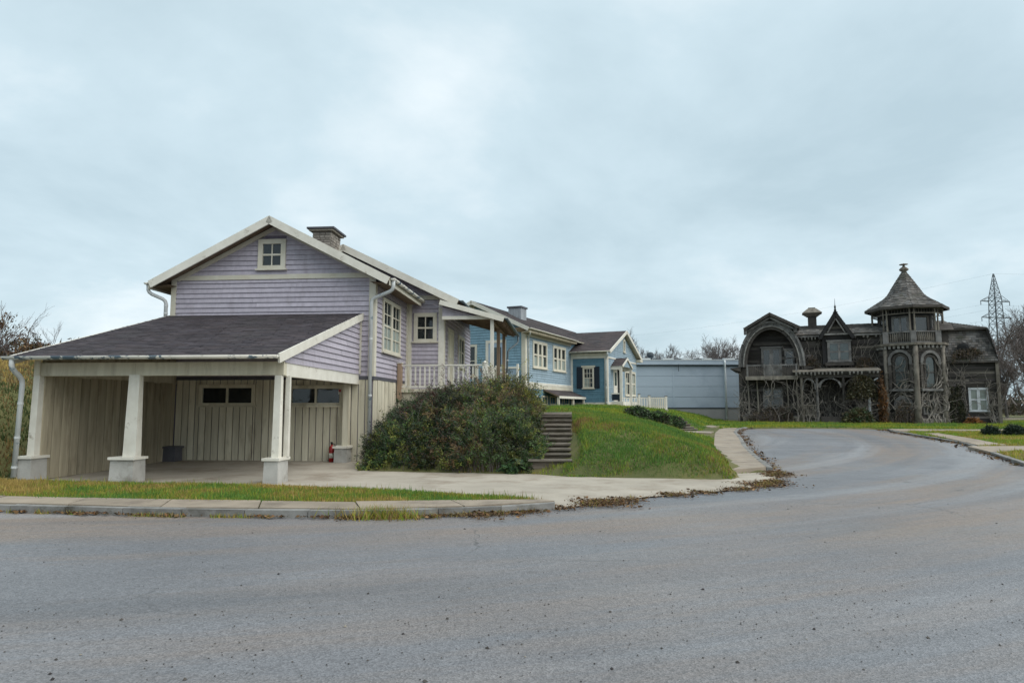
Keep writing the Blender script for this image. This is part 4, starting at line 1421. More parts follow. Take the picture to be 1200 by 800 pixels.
# main roof: shallow mansard with shakes
for y0, z0, y1, z1 in ((-.35, 6.55, .35, 7.0), (.35, 7.0, 2.8, 7.55)):
    slope_slab(old, (-5.0, y0, z0), (5.2, y0, z0), (5.2, y1, z1), (-5.0, y1, z1), .08, M['w_brown'])
    shingles(old, (-5.0, y0, z0 + .004), (1, 0, 0), (0, y1 - y0, z1 - z0), 7.2, math.hypot(y1 - y0, z1 - z0), M['shake'], .2, .22, lift=.025, var=.4)
slope_slab(old, (-5.0, 9.9, 6.6), (5.2, 9.9, 6.6), (5.2, 2.8, 7.55), (-5.0, 2.8, 7.55), .08, M['w_brown'])
cf.part('eave_board', M['w_grey'], old, -5.0, 2.0, 6.38, 6.52, 0, .3)
bracket_row(cf, old, -4.7, -3.3, 6.38, 6)
bracket_row(cf, old, -1.1, 1.6, 6.38, 10)
# dormer with steep gable
dn = empty('dormer')
dn.parent = old
df = Wall((-2.25, -.35), (1, 0), (0, -1))
MB().prism([(-3.2, -.338, 4.3), (-1.3, -.338, 4.3), (-1.3, -.338, 6.45), (-2.25, -.338, 8.0), (-3.2, -.338, 6.45)], (0, 2.5, 0)).build('wall', M['w_dark'], dn)
dark_siding(df, dn, -.9, .9, 6.45, 7.9, (), .16, None, lambda z: (-(8.0 - z) * .6, (8.0 - z) * .6), 0)
for s_ in (-1, 1):
    slope_slab(dn, (-2.25 + s_ * 1.25, -.75, 6.2), (-2.25 + s_ * 1.25, 1.8, 6.2), (-2.25, 1.8, 8.25), (-2.25, -.75, 8.25), .1, M['w_dark'])
    shingles(dn, (-2.25 + s_ * 1.25, -.75, 6.2), (0, 1, 0), (-s_ * 1.25, 0, 2.05), 2.5, 2.4, M['shake_dark'], .2, .22, lift=.02, var=.3)
    beam('barge_board', (-2.25 + s_ * 1.2, -.78, 6.2), (-2.25, -.78, 8.2), .06, .2, M['w_dark'], dn)
    # pierced trim inside the gable
    beam('gable_brace', (-2.25 + s_ * .62, -.72, 6.62), (-2.25, -.72, 7.75), .05, .09, M['w_grey'], dn)
MB().lathe([(.07, 0), (.09, .12), (.05, .2), (.07, .35), (.02, .5), (.008, .95), (0, 1.0)], (-2.25, -.7, 8.15), 8).build('finial', M['w_dark'], dn)
beam('tie_beam', (-3.15, -.72, 6.55), (-1.35, -.72, 6.55), .06, .12, M['w_grey'], dn)
dwl = (-.62, .95, 4.5, 5.98)
window(df, old, *dwl, casing=.16, cols=1, rows=2, sashes=2, trim=M['w_grey'], glass=M['glass_old'], mull=.07, bars=.06, sill=True, head=True)
df.part('blind', M['curtain_old'], old, -.44, .78, 4.65, 5.8, .003, .006)
df.part('apron_panel', M['w_brown'], old, -.8, 1.1, 4.2, 4.42, 0, .12)
# chimney
chm = MB()
chm.box(-4.05, -3.45, 1.2, 1.8, 6.8, 8.1)
chm.build('chimney', M['w_brown'], old)
cc = MB()
cc.hexa([(-4.1, 1.15, 8.1), (-3.4, 1.15, 8.1), (-3.4, 1.85, 8.1), (-4.1, 1.85, 8.1), (-4.4, .85, 8.35), (-3.1, .85, 8.35), (-3.1, 2.15, 8.35), (-4.4, 2.15, 8.35)])
cc.hexa([(-4.45, .8, 8.352), (-3.05, .8, 8.352), (-3.05, 2.2, 8.352), (-4.45, 2.2, 8.352), (-4.05, 1.2, 8.72), (-3.45, 1.2, 8.72), (-3.45, 1.8, 8.72), (-4.05, 1.8, 8.72)])
cc.box(-4.0, -3.5, 1.25, 1.75, 8.722, 8.8)
cc.build('chimney_cap', M['w_tan'], old)

# ---- left wing with the big arch
MB.off = (1.85, 0, .15)
lf = Wall((-7.25, -.8), (1, 0), (0, -1))
lu = Wall((-7.25, -.25), (1, 0), (0, -1))
AW, AZ, AH = 2.3, 4.05, 3.4


def arch(t, w=AW, h=AH):
    return w * math.cos(t), AZ + h * math.sin(t) ** .92


prof = [(-7.25 + arch(math.pi * i / 20, AW - .1, AH - .1)[0], -.238, arch(math.pi * i / 20, AW - .1, AH - .1)[1]) for i in range(21)]
MB().prism(prof, (0, 6, 0)).build('wall', M['w_brown'], old)
MB().box(-9.5, -5.0, -.788, 6, -.4, AZ).build('wall', M['w_brown'], old)
lw = (-.68, .72, 1.0, 2.45)
dark_siding(lf, old, -2.28, 2.28, 0.1, AZ - .7, [lw], .18)
uw1, uw2 = (-.72, .72, 4.15, 5.55), (.92, 1.62, 4.15, 5.35)
dark_siding(lu, old, -2.1, 2.1, AZ, AZ + AH - .3, [uw1, uw2], .2, M['w_side'], lambda z: (-(AW - .2) * math.cos(math.asin(min(1, max(0, (z - AZ) / AH) ** 1.08))), (AW - .2) * math.cos(math.asin(min(1, max(0, (z - AZ) / AH) ** 1.08)))))
window(lf, old, *lw, casing=.12, cols=2, rows=2, trim=M['w_grey'], glass=M['glass_old'], bars=.06)
lf.part('curtain', M['w_white'], old, -.06, .04, 1.2, 1.75, .006, .012)
window(lu, old, *uw1, casing=.16, cols=1, rows=1, sashes=2, trim=M['w_grey'], glass=M['glass_old'], mull=.13, head=True)
window(lu, old, *uw2, casing=.12, cols=1, rows=2, trim=M['w_grey'], glass=M['glass_old'], bars=.06, head=True)
lu.part('lintel', M['w_brown'], old, -1.3, 1.9, 5.75, 5.95, 0, .12)
nb = 18
for (ra, rb, ya, yb, m) in ((0.0, .15, -1.2, -1.0, M['w_grey']), (.155, .33, -1.12, -.98, M['w_grey']), (.335, .42, -1.18, -1.0, M['w_pale']), (.425, .62, -1.03, -.8, M['w_brown'])):
    cuts = [0.0] + sorted(random.uniform(.12, .3) + k_ * .19 for k_ in range(4)) + [1.0]   # long bent boards of the arch
    for c0_, c1_ in zip(cuts[:-1], cuts[1:]):
        bd_ = MB()
        k_ = 6
        jy = random.uniform(-.04, .04)
        for i in range(k_):
            t0, t1 = math.pi * (c0_ + (c1_ - c0_) * i / k_) + (.008 if i == 0 else 0), math.pi * (c0_ + (c1_ - c0_) * (i + 1) / k_) - (.008 if i == k_ - 1 else 0)
            q = []
            for y in (yb, ya + jy):
                for rr, t in ((ra, t0), (ra, t1), (rb, t1), (rb, t0)):
                    x, z = arch(t, AW + .05 - rr, AH + .05 - rr)
                    q.append((-7.25 + x, y, z))
            bd_.hexa(q)
        bd_.build('arch_board', m, old)
for i in range(nb * 1):                                # barrel roof behind the arch
    t0, t1 = math.pi * i / nb, math.pi * (i + 1) / nb
    a, b = arch(t0, AW, AH), arch(t1, AW, AH)
    MB().hexa([(-7.25 + a[0] * .97, -.8, a[1] - .05), (-7.25 + b[0] * .97, -.8, b[1] - .05), (-7.25 + b[0] * .97, 5, b[1] - .05), (-7.25 + a[0] * .97, 5, a[1] - .05),
               (-7.25 + a[0], -.8, a[1]), (-7.25 + b[0], -.8, b[1]), (-7.25 + b[0], 5, b[1]), (-7.25 + a[0], 5, a[1])]).build('roof_board', M['shake_dark'] if False else M['w_brown'], old)
for s_ in (-1, 1):                                     # shallow gable roof over the arch
    xe = -7.25 + (2.05 if s_ > 0 else -1.9)
    slope_slab(old, (xe, -1.5, 6.98), (xe, 4, 6.98), (-7.25, 4, 8.1), (-7.25, -1.5, 8.1), .1, M['w_brown'])
    shingles(old, (xe, -1.5, 6.984), (0, 1, 0), (-7.25 - xe, 0, 1.12), 5.5, math.hypot(xe + 7.25, 1.12), M['shake'], .2, .22, lift=.03, var=.4)
    beam('barge_board', (xe, -1.53, 7.0), (-7.25, -1.53, 8.12), .06, .2, M['w_brown'], old)
    beam('barge_board', (xe * 1.0 - s_ * .25, -1.3, 6.86), (-7.25, -1.3, 7.86), .06, .16, M['w_grey'], old)
    MB().box(-7.25 + s_ * 1.75 - .12, -7.25 + s_ * 1.75 + .12, -1.45, -.9, 6.55, 6.95).build('bracket', M['w_grey'], old)
MB().prism([(-9.0, -1.0, 6.9), (-5.4, -1.0, 6.9), (-7.25, -1.0, 7.9)], (0, .1, 0)).build('gable_board', M['w_brown'], old)
# balcony
bal = empty('balcony')
bal.parent = old
MB().box(-9.05, -5.5, -1.75, -.8, 3.2, 3.34).build('floor', M['w_grey'], bal)
MB().box(-9.08, -5.48, -1.79, -1.73, 3.08, 3.36).build('edge_board', M['w_tan'], bal)
MB().box(-9.0, -5.55, -1.74, -1.66, 4.12, 4.2).build('hand_rail', M['w_grey'], bal)
for x in (-9.0, -7.8, -6.65, -5.6):
    MB().box(x, x + .12, -1.77, -1.65, 3.341, 4.25).build('post', M['w_grey'], bal)
bb = MB()
for i in range(22):
    x = -8.85 + i * .148
    if abs(x + 7.2) > .5:
        bb.box(x, x + .075, -1.72, -1.68, 3.36, 4.12)
bb.build('baluster_row', M['w_brown'], bal, kind='stuff')
MB().box(-7.66, -6.67, -1.73, -1.69, 3.36, 4.11).build('panel', M['w_grey'], bal)
for s_ in (-1, 1):                                    # skirt roofs at the foot of the arch
    x = -7.25 + s_ * 2.2
    MB().hexa([(x, -1.2, 3.75), (x + s_ * .75, -1.2, 3.95), (x + s_ * .75, 5, 3.95), (x, 5, 3.75), (x, -1.2, 4.1), (x + s_ * .75, -1.2, 4.0), (x + s_ * .75, 5, 4.0), (x, 5, 4.1)]).build('skirt_roof', M['w_brown'], old)
for x in (-9.5, -5.05):
    MB().box(x - .12, x + .12, -.9, -.7, 0, AZ - .3).build('corner_board', M['w_brown'], old)
for k in range(3):
    MB().box(-9.4, -5.2, -1.5 + k * .24, -1.28 + k * .24, .42, .47).build('deck_board', M['w_grey'], old)
MB().box(-9.35, -5.2, -1.48, -1.42, .02, .41).build('deck_skirt', M['w_tan'], old)
# carved posts beside the lower window
for x in (-8.95, -8.3, -6.2, -5.55):
    MB().tube([(x, -1.0, 0.45), (x + .02, -1.0, 1.5), (x - .02, -1.0, 3.15)], [.07, .055, .06], 6).build('porch_post', M['w_tan'], old)

# ---- entrance porch
MB.off = (2.05, 0, 0)
pz, py = 3.62, -1.7
pr = empty('porch')
pr.parent = old
MB().box(-5.95, -.35, py - .2, 0, pz, pz + .12).build('roof_deck', M['w_brown'], pr)
MB().hexa([(-6.0, py - .28, pz + .121), (-.3, py - .28, pz + .121), (-.3, 0, pz + .121), (-6.0, 0, pz + .121), (-6.0, py - .28, pz + .19), (-.3, py - .28, pz + .19), (-.3, 0, pz + .5), (-6.0, 0, pz + .5)]).build('roof_top', M['shake_dark'] if False else M['w_tan'], pr)
bracket_row(Wall((0, py - .2), (1, 0), (0, -1)), pr, -5.9, -.4, pz + .1, 22, M['w_pale'])
MB().box(-5.9, -.4, py - .08, py + .04, pz - .3, pz - .002).build('beam', M['w_brown'], pr)
posts = [(-5.45, M['w_tan']), (-4.42, M['w_grey']), (-2.7, M['w_brown']), (-1.1, M['w_white'])]
for x, m in posts:
    MB().tube([(x, py, 0), (x, py, .9), (x, py, .95), (x, py, 1.6), (x, py, 2.4), (x, py, 3.32)], [.14, .13, .09, .085, .08, .1], 8).build('post', m, pr)
    if x > -5:
        for s_ in (-1, 1):
            MB().tube([(x, py, 2.5), (x + s_ * .12, py, 2.85), (x + s_ * .35, py, 3.1), (x + s_ * .6, py, 3.25)], [.05, .06, .055, .05], 6).build('brace', m, pr)


def porch_arch(x0, x1, zb, zt, m, pointed=False):
    k = 9
    xc, hw = (x0 + x1) / 2, (x1 - x0) / 2
    for i in range(k):
        a, b = math.pi * i / k + .01, math.pi * (i + 1) / k - .01
        q = []
        for y in (py + .06, py - .06):
            for r, t in ((1, a), (1, b), (.84, b), (.84, a)):
                zz_ = math.sin(t) ** (.8 if pointed else 1)
                q.append((xc + hw * r * math.cos(t), y, zb + (zt - zb) * zz_ * (r if r == 1 else .9)))
        MB().hexa(q).build('arch_board', m, pr)


porch_arch(-5.4, -4.5, 2.45, 3.3, M['w_grey'], True)
porch_arch(-4.3, -2.8, 2.6, 3.3, M['w_grey'])
for z in (.62, 1.32):
    MB().box(-5.4, -4.5, py - .03, py + .03, z, z + .07).build('rail', M['w_tan'], pr)
lb = MB()
for i in range(7):
    lb.box(-5.32 + i * .12, -5.27 + i * .12, py - .02, py + .02, .68, 1.33)
lb.build('baluster_row', M['w_tan'], pr, kind='stuff')
for k in range(4):
    MB().box(-4.25, -2.85, py - .95 + k * .26, py - .68 + k * .26, -.1, .14 + k * .14).build('step', M['w_brown'], pr)
MB().box(-5.6, -.5, py + .12, 0, -.1, .55).build('floor', M['w_brown'], pr)
MB().box(-4.2, -2.85, -.03, .02, .55, 2.9).build('door', M['w_dark'], old)
for x in (-4.16, -3.5):
    MB().box(x, x + .6, -.05, -.031, .7, 2.8).build('door_leaf', M['w_brown'], old)
MB().box(-4.35, -2.7, -.035, .0, 2.92, 3.1).build('lintel', M['w_brown'], old)

# ---- tower
MB.off = (0, 0, 0)
tw = empty('tower')
tw.parent = old
TX, TY, TR = 3.95, 1.0, 2.5
OCT = [(TR * math.cos(R(45 * i)), TR * math.sin(R(45 * i))) for i in range(8)]
MB().prism([(TX + x * .995, TY + y * .995, -.4) for x, y in OCT], (0, 0, 6.1)).build('wall', M['w_brown'], tw)


def face(i):
    a, b = OCT[i], OCT[(i + 1) % 8]
    return Wall((TX + a[0], TY + a[1]), (b[0] - a[0], b[1] - a[1]), (a[0] + b[0], a[1] + b[1]))


tfd, tff, tfr, tfl = face(5), face(6), face(7), face(4)
LD = 2 * TR * math.sin(R(22.5))
dark_siding(tfd, tw, 0, LD, .45, 5.4, [(.4, 1.5, 2.5, 4.9)], .17)
dark_siding(tff, tw, 0, LD, .45, 5.4, [(.4, 1.5, 2.5, 4.9)], .17)
dark_siding(tfr, tw, 0, LD, .45, 5.4, (), .17)
dark_siding(tfl, tw, 0, LD, .45, 5.4, (), .17)
arched_window(tfd, tw, .96, 2.5, 4.85, .46, M['w_brown'])
arched_window(tff, tw, .93, 2.5, 4.75, .4, M['w_brown'])
# round window
rwn = MB()
for i in range(16):
    a, b = 2 * math.pi * i / 16, 2 * math.pi * (i + 1) / 16
    rwn.hexa([tfd.p(1.02 + r * math.cos(t), 1.4 + r * math.sin(t), n) for n in (.0, .12) for r, t in ((.38, a), (.6, a), (.6, b), (.38, b))])
rw_ = rwn.build('round_window', M['w_grey'], tw)
MB().add([tfd.p(1.02 + .4 * math.cos(2 * math.pi * i / 16), 1.4 + .4 * math.sin(2 * math.pi * i / 16), .05) for i in range(16)], [tuple(range(16))]).build('pane', M['glass_old'], rw_)
MB().add([tfd.p(1.02 + .4 * math.cos(2 * math.pi * i / 16), 1.4 + .4 * math.sin(2 * math.pi * i / 16), .046) for i in range(16)], [tuple(range(16))]).build('dark_room', M['curtain_old'], rw_)
for a in (0, math.pi / 2):
    p0 = tfd.p(1.02 - .4 * math.cos(a), 1.4 - .4 * math.sin(a), .07)
    p1 = tfd.p(1.02 + .4 * math.cos(a), 1.4 + .4 * math.sin(a), .07)
    MB().tube([p0, p1], .03, 5).build('glazing_bar', M['w_brown'], rw_)
window(tff, tw, .3, 1.2, .75, 1.7, casing=.1, cols=2, rows=1, trim=M['w_grey'], glass=M['glass_old'])
for (x, y), r_ in (((TX - 1.76, TY - 1.76), .14), ((TX, TY - 2.5), .17), ((TX + 1.76, TY - 1.76), .14), ((TX - 2.5, TY), .12), ((TX + 2.5, TY), .12)):
    MB().tube([(x - .12, y - .15, -.1), (x - .02, y - .04, 1.6), (x, y, 3.4), (x + .02, y, 5.55)], [r_ * 1.5, r_ * 1.15, r_, r_], 9).build('corner_post', M['w_tan'], tw, True)
mb = MB()
for w_, l_ in ((tfd, LD), (tff, LD), (tfr, LD)):
    w_.box(mb, 0, l_, .1, .45, 0, .1)
mb.build('stone_base', M['stone'], tw)
mb = MB()
OCT = [(2.3 * math.cos(R(45 * i)), 2.3 * math.sin(R(45 * i))) for i in range(8)]
MB.off = (-.05, 0, -.2)
mb.prism([(TX + x * 1.2, TY + y * 1.2, 5.72) for x, y in OCT], (0, 0, .16))
mb.prism([(TX + x * 1.08, TY + y * 1.08, 5.56) for x, y in OCT], (0, 0, .158))
mb.build('balcony_floor', M['w_tan'], tw)
dent = MB()
for i in range(8):
    a, b = Vector(OCT[i]), Vector(OCT[(i + 1) % 8])
    for k in range(7):
        p = a.lerp(b, (k + .5) / 7) * 1.13
        if random.random() > .1:
            dent.box(TX + p.x - .07, TX + p.x + .07, TY + p.y - .07, TY + p.y + .07, 5.5, 5.718)
dent.build('bracket_row', M['w_pale'], tw, kind='stuff')
for i in range(8):
    a, b = Vector(OCT[i]), Vector(OCT[(i + 1) % 8])
    d = (b - a).normalized()
    P0, P1 = Vector((TX + a.x, TY + a.y, 0)), Vector((TX + b.x, TY + b.y, 0))
    D3 = Vector((d.x, d.y, 0))
    for z, h, wd in ((6.72, .08, .14), (5.98, .07, .1)):
        beam('rail', P0 + Vector((0, 0, z)), P1 + Vector((0, 0, z)), wd, h, M['w_grey'], tw)
    rl = MB()
    for k in range(11):
        p = P0 + (P1 - P0) * ((k + 1.5) / 13)
        rl.tube([(p.x, p.y, 5.98), (p.x, p.y, 6.2), (p.x, p.y, 6.64)], [.035, .055, .03], 6)
    rl.build('baluster_row', M['w_tan'], tw, kind='stuff')
    MB().box(P0.x - .17, P0.x + .17, P0.y - .17, P0.y + .17, 5.88, 6.74).build('pedestal', M['w_grey'], tw)
    for s_ in (-.15, .15):
        p = P0 + (D3 * s_ if s_ > 0 else (Vector((OCT[i - 1][0] - a.x, OCT[i - 1][1] - a.y, 0)).normalized() * .15))
        MB().tube([(p.x, p.y, 6.74), (p.x, p.y, 7.2), (p.x, p.y, 8.4)], [.075, .06, .05], 7).build('column', M['w_tan'], tw)
    beam('lintel', P0 + Vector((0, 0, 8.45)), P1 + Vector((0, 0, 8.45)), .12, .14, M['w_grey'], tw)
    fr_ = MB()
    for k in range(9):
        p = P0 + (P1 - P0) * ((k + .5) / 9)
        fr_.box(p.x - .02, p.x + .02, p.y - .02, p.y + .02, 8.0, 8.31)
    fr_.build('spindle_row', M['w_brown'], tw, kind='stuff')
    beam('spindle_rail', P0 + Vector((0, 0, 8.02)), P1 + Vector((0, 0, 8.02)), .05, .05, M['w_tan'], tw)
# room inside the belvedere
core8 = [(1.8 * math.cos(R(45 * i)), 1.8 * math.sin(R(45 * i))) for i in range(8)]
MB().prism([(TX + x, TY + y, 5.88) for x, y in core8], (0, 0, 2.7)).build('belvedere_room', M['w_dark'], tw)
for i in range(8):
    a, b = core8[i], core8[(i + 1) % 8]
    m_ = ((a[0] + b[0]) / 2, (a[1] + b[1]) / 2)
    ww = Wall((TX + a[0], TY + a[1]), (b[0] - a[0], b[1] - a[1]), m_)
    window(ww, tw, .14, 1.24, 5.95, 7.85, casing=.13, cols=1, rows=1, sashes=2 if i % 2 else 1, trim=M['w_grey'] if i % 2 else M['w_brown'], glass=M['glass_old'], mull=.05, sill=False)
# roof: flared eaves then steep spire
n8 = 8
rings = [(2.72, 8.5), (2.1, 8.9), (1.45, 9.32), (1.18, 9.6), (.68, 10.45), (.14, 11.3)]
for i in range(n8):
    for j in range(len(rings) - 1):
        (r0, z0), (r1, z1) = rings[j], rings[j + 1]
        t0, t1 = R(45 * i), R(45 * (i + 1))
        A_, B_ = Vector((TX + r0 * math.cos(t0), TY + r0 * math.sin(t0), z0)), Vector((TX + r0 * math.cos(t1), TY + r0 * math.sin(t1), z0))
        C_, D_ = Vector((TX + r1 * math.cos(t1), TY + r1 * math.sin(t1), z1)), Vector((TX + r1 * math.cos(t0), TY + r1 * math.sin(t0), z1))
        MB().hexa([A_ - Vector((0, 0, .06)), B_ - Vector((0, 0, .06)), C_ - Vector((0, 0, .06)), D_ - Vector((0, 0, .06)), A_, B_, C_, D_]).build('roof_slope', M['w_brown'], tw)
        e_ = (B_ - A_)
        le = e_.length
        mid0, mid1 = (A_ + B_) / 2, (C_ + D_) / 2
        s_ = mid1 - mid0
        ls = s_.length
        lt = (C_ - D_).length
        shingles(tw, A_ + Vector((0, 0, .006)), e_, s_, le, ls, M['shake'], .22, .24, keep=lambda q, le=le, lt=lt, ls=ls: ((le - lt) / 2 * q / ls, le - (le - lt) / 2 * q / ls), lift=.03, var=.4)
    t0, t1 = R(45 * i), R(45 * (i + 1))
    beam('eave_board', (TX + 2.7 * math.cos(t0), TY + 2.7 * math.sin(t0), 8.5), (TX + 2.7 * math.cos(t1), TY + 2.7 * math.sin(t1), 8.5), .06, .16, M['w_brown'], tw)
MB().lathe([(.2, 0), (.16, .12), (.3, .22), (.32, .3), (.2, .42), (.1, .48), (.07, .6), (.3, .64), (.28, .68), (.05, .72), (0, .76)], (TX, TY, 11.2), 12).build('finial', M['w_tan'], tw, True)

# ---- right wing with mansard roof
MB.off = (-.72, 0, -.2)
rgt = Wall((0, -.2), (1, 0), (0, -1))
MB().box(6.0, 9.65, -.188, 7, -.4, 4.5).build('wall', M['w_brown'], old)
rw0 = (7.9, 9.05, 1.15, 2.74)
dark_siding(rgt, old, 6.2, 9.6, .3, 4.45, [rw0], .17)
window(rgt, old, *rw0, casing=.14, cols=1, rows=2, sashes=2, trim=M['w_white'], glass=M['glass_old'], mull=.09, bars=.07)
rgt.part('curtain', M['curtain_lace'] if 'curtain_lace' in M else M['curtain'], old, 8.04, 8.91, 1.27, 2.6, .003, .007)
MB().box(9.55, 9.75, -.35, -.1, -.2, 4.5).build('corner_board', M['w_tan'], old)
MB().hexa([(5.9, -.45, 4.45), (9.8, -.45, 4.45), (9.8, 7, 4.45), (5.9, 7, 4.45), (5.9, -.45, 4.55), (9.8, -.45, 4.55), (9.8, 7, 4.55), (5.9, 7, 4.55)]).build('eave_board', M['w_brown'], old)
MB().hexa([(5.9, -.4, 4.55), (9.72, -.4, 4.55), (9.72, 7, 4.55), (5.9, 7, 4.55), (5.9, .45, 6.75), (9.25, .45, 6.75), (9.25, 6.3, 6.75), (5.9, 6.3, 6.75)]).build('mansard_core', M['w_dark'], old)
ls = math.hypot(.85, 2.2)
shingles(old, (5.9, -.4, 4.556), (1, 0, 0), (0, .85, 2.2), 3.82, ls, M['shake'], .18, .2, keep=lambda q: (0, 3.82 - .47 * q / 2.36), lift=.03, var=.45)
shingles(old, (9.72, -.4, 4.556), (0, 1, 0), (-.47, 0, 2.2), 6, 2.3, M['shake'], .18, .2, lift=.03, var=.45)
rgt.part('frieze_board', M['w_grey'], old, 5.9, 9.1, 6.76, 6.96, -.62, -.5)
for (a0, a1, b1, b0) in (((5.6, .1, 6.9), (9.35, .1, 6.9), (7.2, 3.4, 7.8), (5.6, 3.4, 7.8)), ((9.35, .1, 6.9), (9.35, 6.7, 6.9), (7.2, 3.4, 7.8), (7.2, 3.4, 7.8))):
    MB().add([a0, a1, b1, b0, *[tuple(Vector(q) - Vector((0, 0, .12))) for q in (a0, a1, b1, b0)]], [(0, 1, 2, 3), (4, 5, 1, 0), (5, 6, 2, 1), (7, 6, 5, 4)]).build('roof_slope', M['w_brown'], old)
shingles(old, (5.6, .1, 6.906), (1, 0, 0), (0, 3.3, .9), 3.75, math.hypot(3.3, .95), M['shake'], .22, .24, keep=lambda q: (0, 3.75 - 2.15 * q / 3.43), lift=.03, var=.35)
hole = MB().lathe([(.34, 0), (.36, .25), (.22, .3)], (0, 0, 0), 12).build('roof_hole', M['interior'], old)
hole.rotation_euler = (R(100), 0, 0)
hole.location = Vector((7.0, -.2, 5.3)) - hole.rotation_euler.to_matrix() @ Vector(MB.off)
for k in range(9):
    a = 2 * math.pi * k / 9
    MB().tube([(7.75 + .33 * math.cos(a), -.42, 5.45 + .36 * math.sin(a)), (7.75 + .5 * math.cos(a + .3), -.35, 5.45 + .5 * math.sin(a + .3))], [.05, .03], 5).build('splintered_board', M['w_brown'], old)


# ---- bare climbing stems
MB.off = (0, 0, 0)
def vines(name, label, segs, n, rmax, seed, group=None, loops=0):
    """segs: list of (Wall, u0, u1, zmax) in the old house's own frame"""
    rr = random.Random(seed)
    root = empty(name, OLD_LOC, OLD_RZ, label, 'vine', group)
    for i in range(n):
        w, u0, u1, zm = rr.choice(segs)
        u = rr.uniform(u0, u1)
        z = -.1
        off = rr.uniform(.06, .2)
        pts, rad = [], []
        top = zm * rr.uniform(.35, 1.0)
        ang = rr.uniform(-.5, .5)
        r0 = rmax * rr.uniform(.35, 1.0)
        while z < top and len(pts) < 60:
            pts.append(w.p(u, z, off + .05 * math.sin(len(pts) * .9)))
            rad.append(max(.012, r0 * (1 - .7 * z / (top + .1))))
            ang += rr.uniform(-.55, .55)
            ang = max(-1.3, min(1.3, ang * .86))
            st = rr.uniform(.12, .26)
            u += math.sin(ang) * st
            z += math.cos(ang) * st
            if u < u0 - .2 or u > u1 + .2:
                ang = -ang * .6
                u = max(u0 - .2, min(u1 + .2, u))
        if len(pts) < 3:
            continue
        mb = MB()
        mb.tube(pts, rad, 5)
        # side shoots
        for k in range(rr.randint(2, 6)):
            j = rr.randrange(1, len(pts))
            p = Vector(pts[j])
            dr = rr.choice((-1, 1))
            q, rd = [p], [rad[j] * .6]
            a2 = rr.uniform(.3, 1.5) * dr
            for m_ in range(rr.randint(3, 9)):
                a2 += rr.uniform(-.5, .5)
                p = p + Vector((w.u.x * math.sin(a2), w.u.y * math.sin(a2), math.cos(a2) * .8)) * .17
                q.append(p.copy())
                rd.append(max(.008, rd[-1] * .85))
            mb.tube(q, rd, 4)
        mb.build('stem', M['vine'], root)
    for i in range(loops):
        w, u0, u1, zm = rr.choice(segs)
        uc, zc, r_ = rr.uniform(u0, u1), rr.uniform(.4, zm * .6), rr.uniform(.3, .9)
        a0, a1 = rr.uniform(0, 6), rr.uniform(2.5, 5)
        MB().tube([w.p(uc + r_ * math.cos(a0 + a1 * k / 12) * (1 + .1 * math.sin(k)), max(.02, zc + r_ * math.sin(a0 + a1 * k / 12)), .12 + .05 * math.sin(k * 1.3)) for k in range(13)], [rmax * .5] * 13, 5).build('stem', M['vine'], root)
    return root


vines('climbing_vine', 'thick bare vine stems looping over the tower walls', [(tfd, .1, LD - .1, 5.4), (tff, 0.1, LD - .1, 5.3), (tfr, 0, 1.4, 5)], 40, .07, 5, loops=7)
vines('climbing_vine', 'thin bare vines covering the wall beside the white double window', [(rgt, 5.6, 6.8, 5.6), (rgt, 5.6, 6.8, 5.6), (rgt, 8.4, 8.8, 3.5)], 34, .028, 6, loops=2)
vines('climbing_vine', 'bare vines hanging over the dark wall around the pointed dormer', [(Wall((0, -.05), (1, 0), (0, -1)), -3.2, 2.6, 6.6)], 60, .03, 8, loops=5)
vines('climbing_vine', 'bare vines climbing the arched wing and its balcony', [(Wall((-5.4, -1.85), (1, 0), (0, -1)), -2.3, 2.3, 5.0), (Wall((-5.4, -.8), (1, 0), (0, -1)), -2.3, 2.3, 3.6)], 26, .036, 9, loops=3)
vines('climbing_vine', 'bare vines twisting around the entrance porch posts', [(Wall((0, py - .12), (1, 0), (0, -1)), -3.8, -2.2, 3.9), (Wall((0, py - .12), (1, 0), (0, -1)), -.7, 1.6, 3.9)], 18, .04, 10, loops=3)
# grey boards lying against the arched wing
pile = empty('plank_pile', (17.6, 51.2, .5), R(-20), 'heap of grey broken planks lying against the arched wing', 'planks')
for k, (x, y, z, l, a, t) in enumerate(((0, 0, .5, 2.3, 2, -8), (.2, .12, .62, 2.0, -5, -10), (.1, -.15, .34, 2.4, 5, 3), (.5, .05, .2, 1.9, -3, 2), (-.2, .1, .75, 1.6, 8, -12), (.3, -.3, .12, 2.2, 1, 0))):
    o = MB().hexa([(0, -.09, -.025), (l, -.07, -.025), (l, .08, -.025), (0, .09, -.025), (0, -.09, .025), (l, -.07, .025), (l, .08, .025), (0, .09, .025)]).build('plank', M['w_grey'], pile)
    o.location = (x, y, z)
    o.rotation_euler = (R(random.uniform(-20, 20)), R(t * -1), R(a))


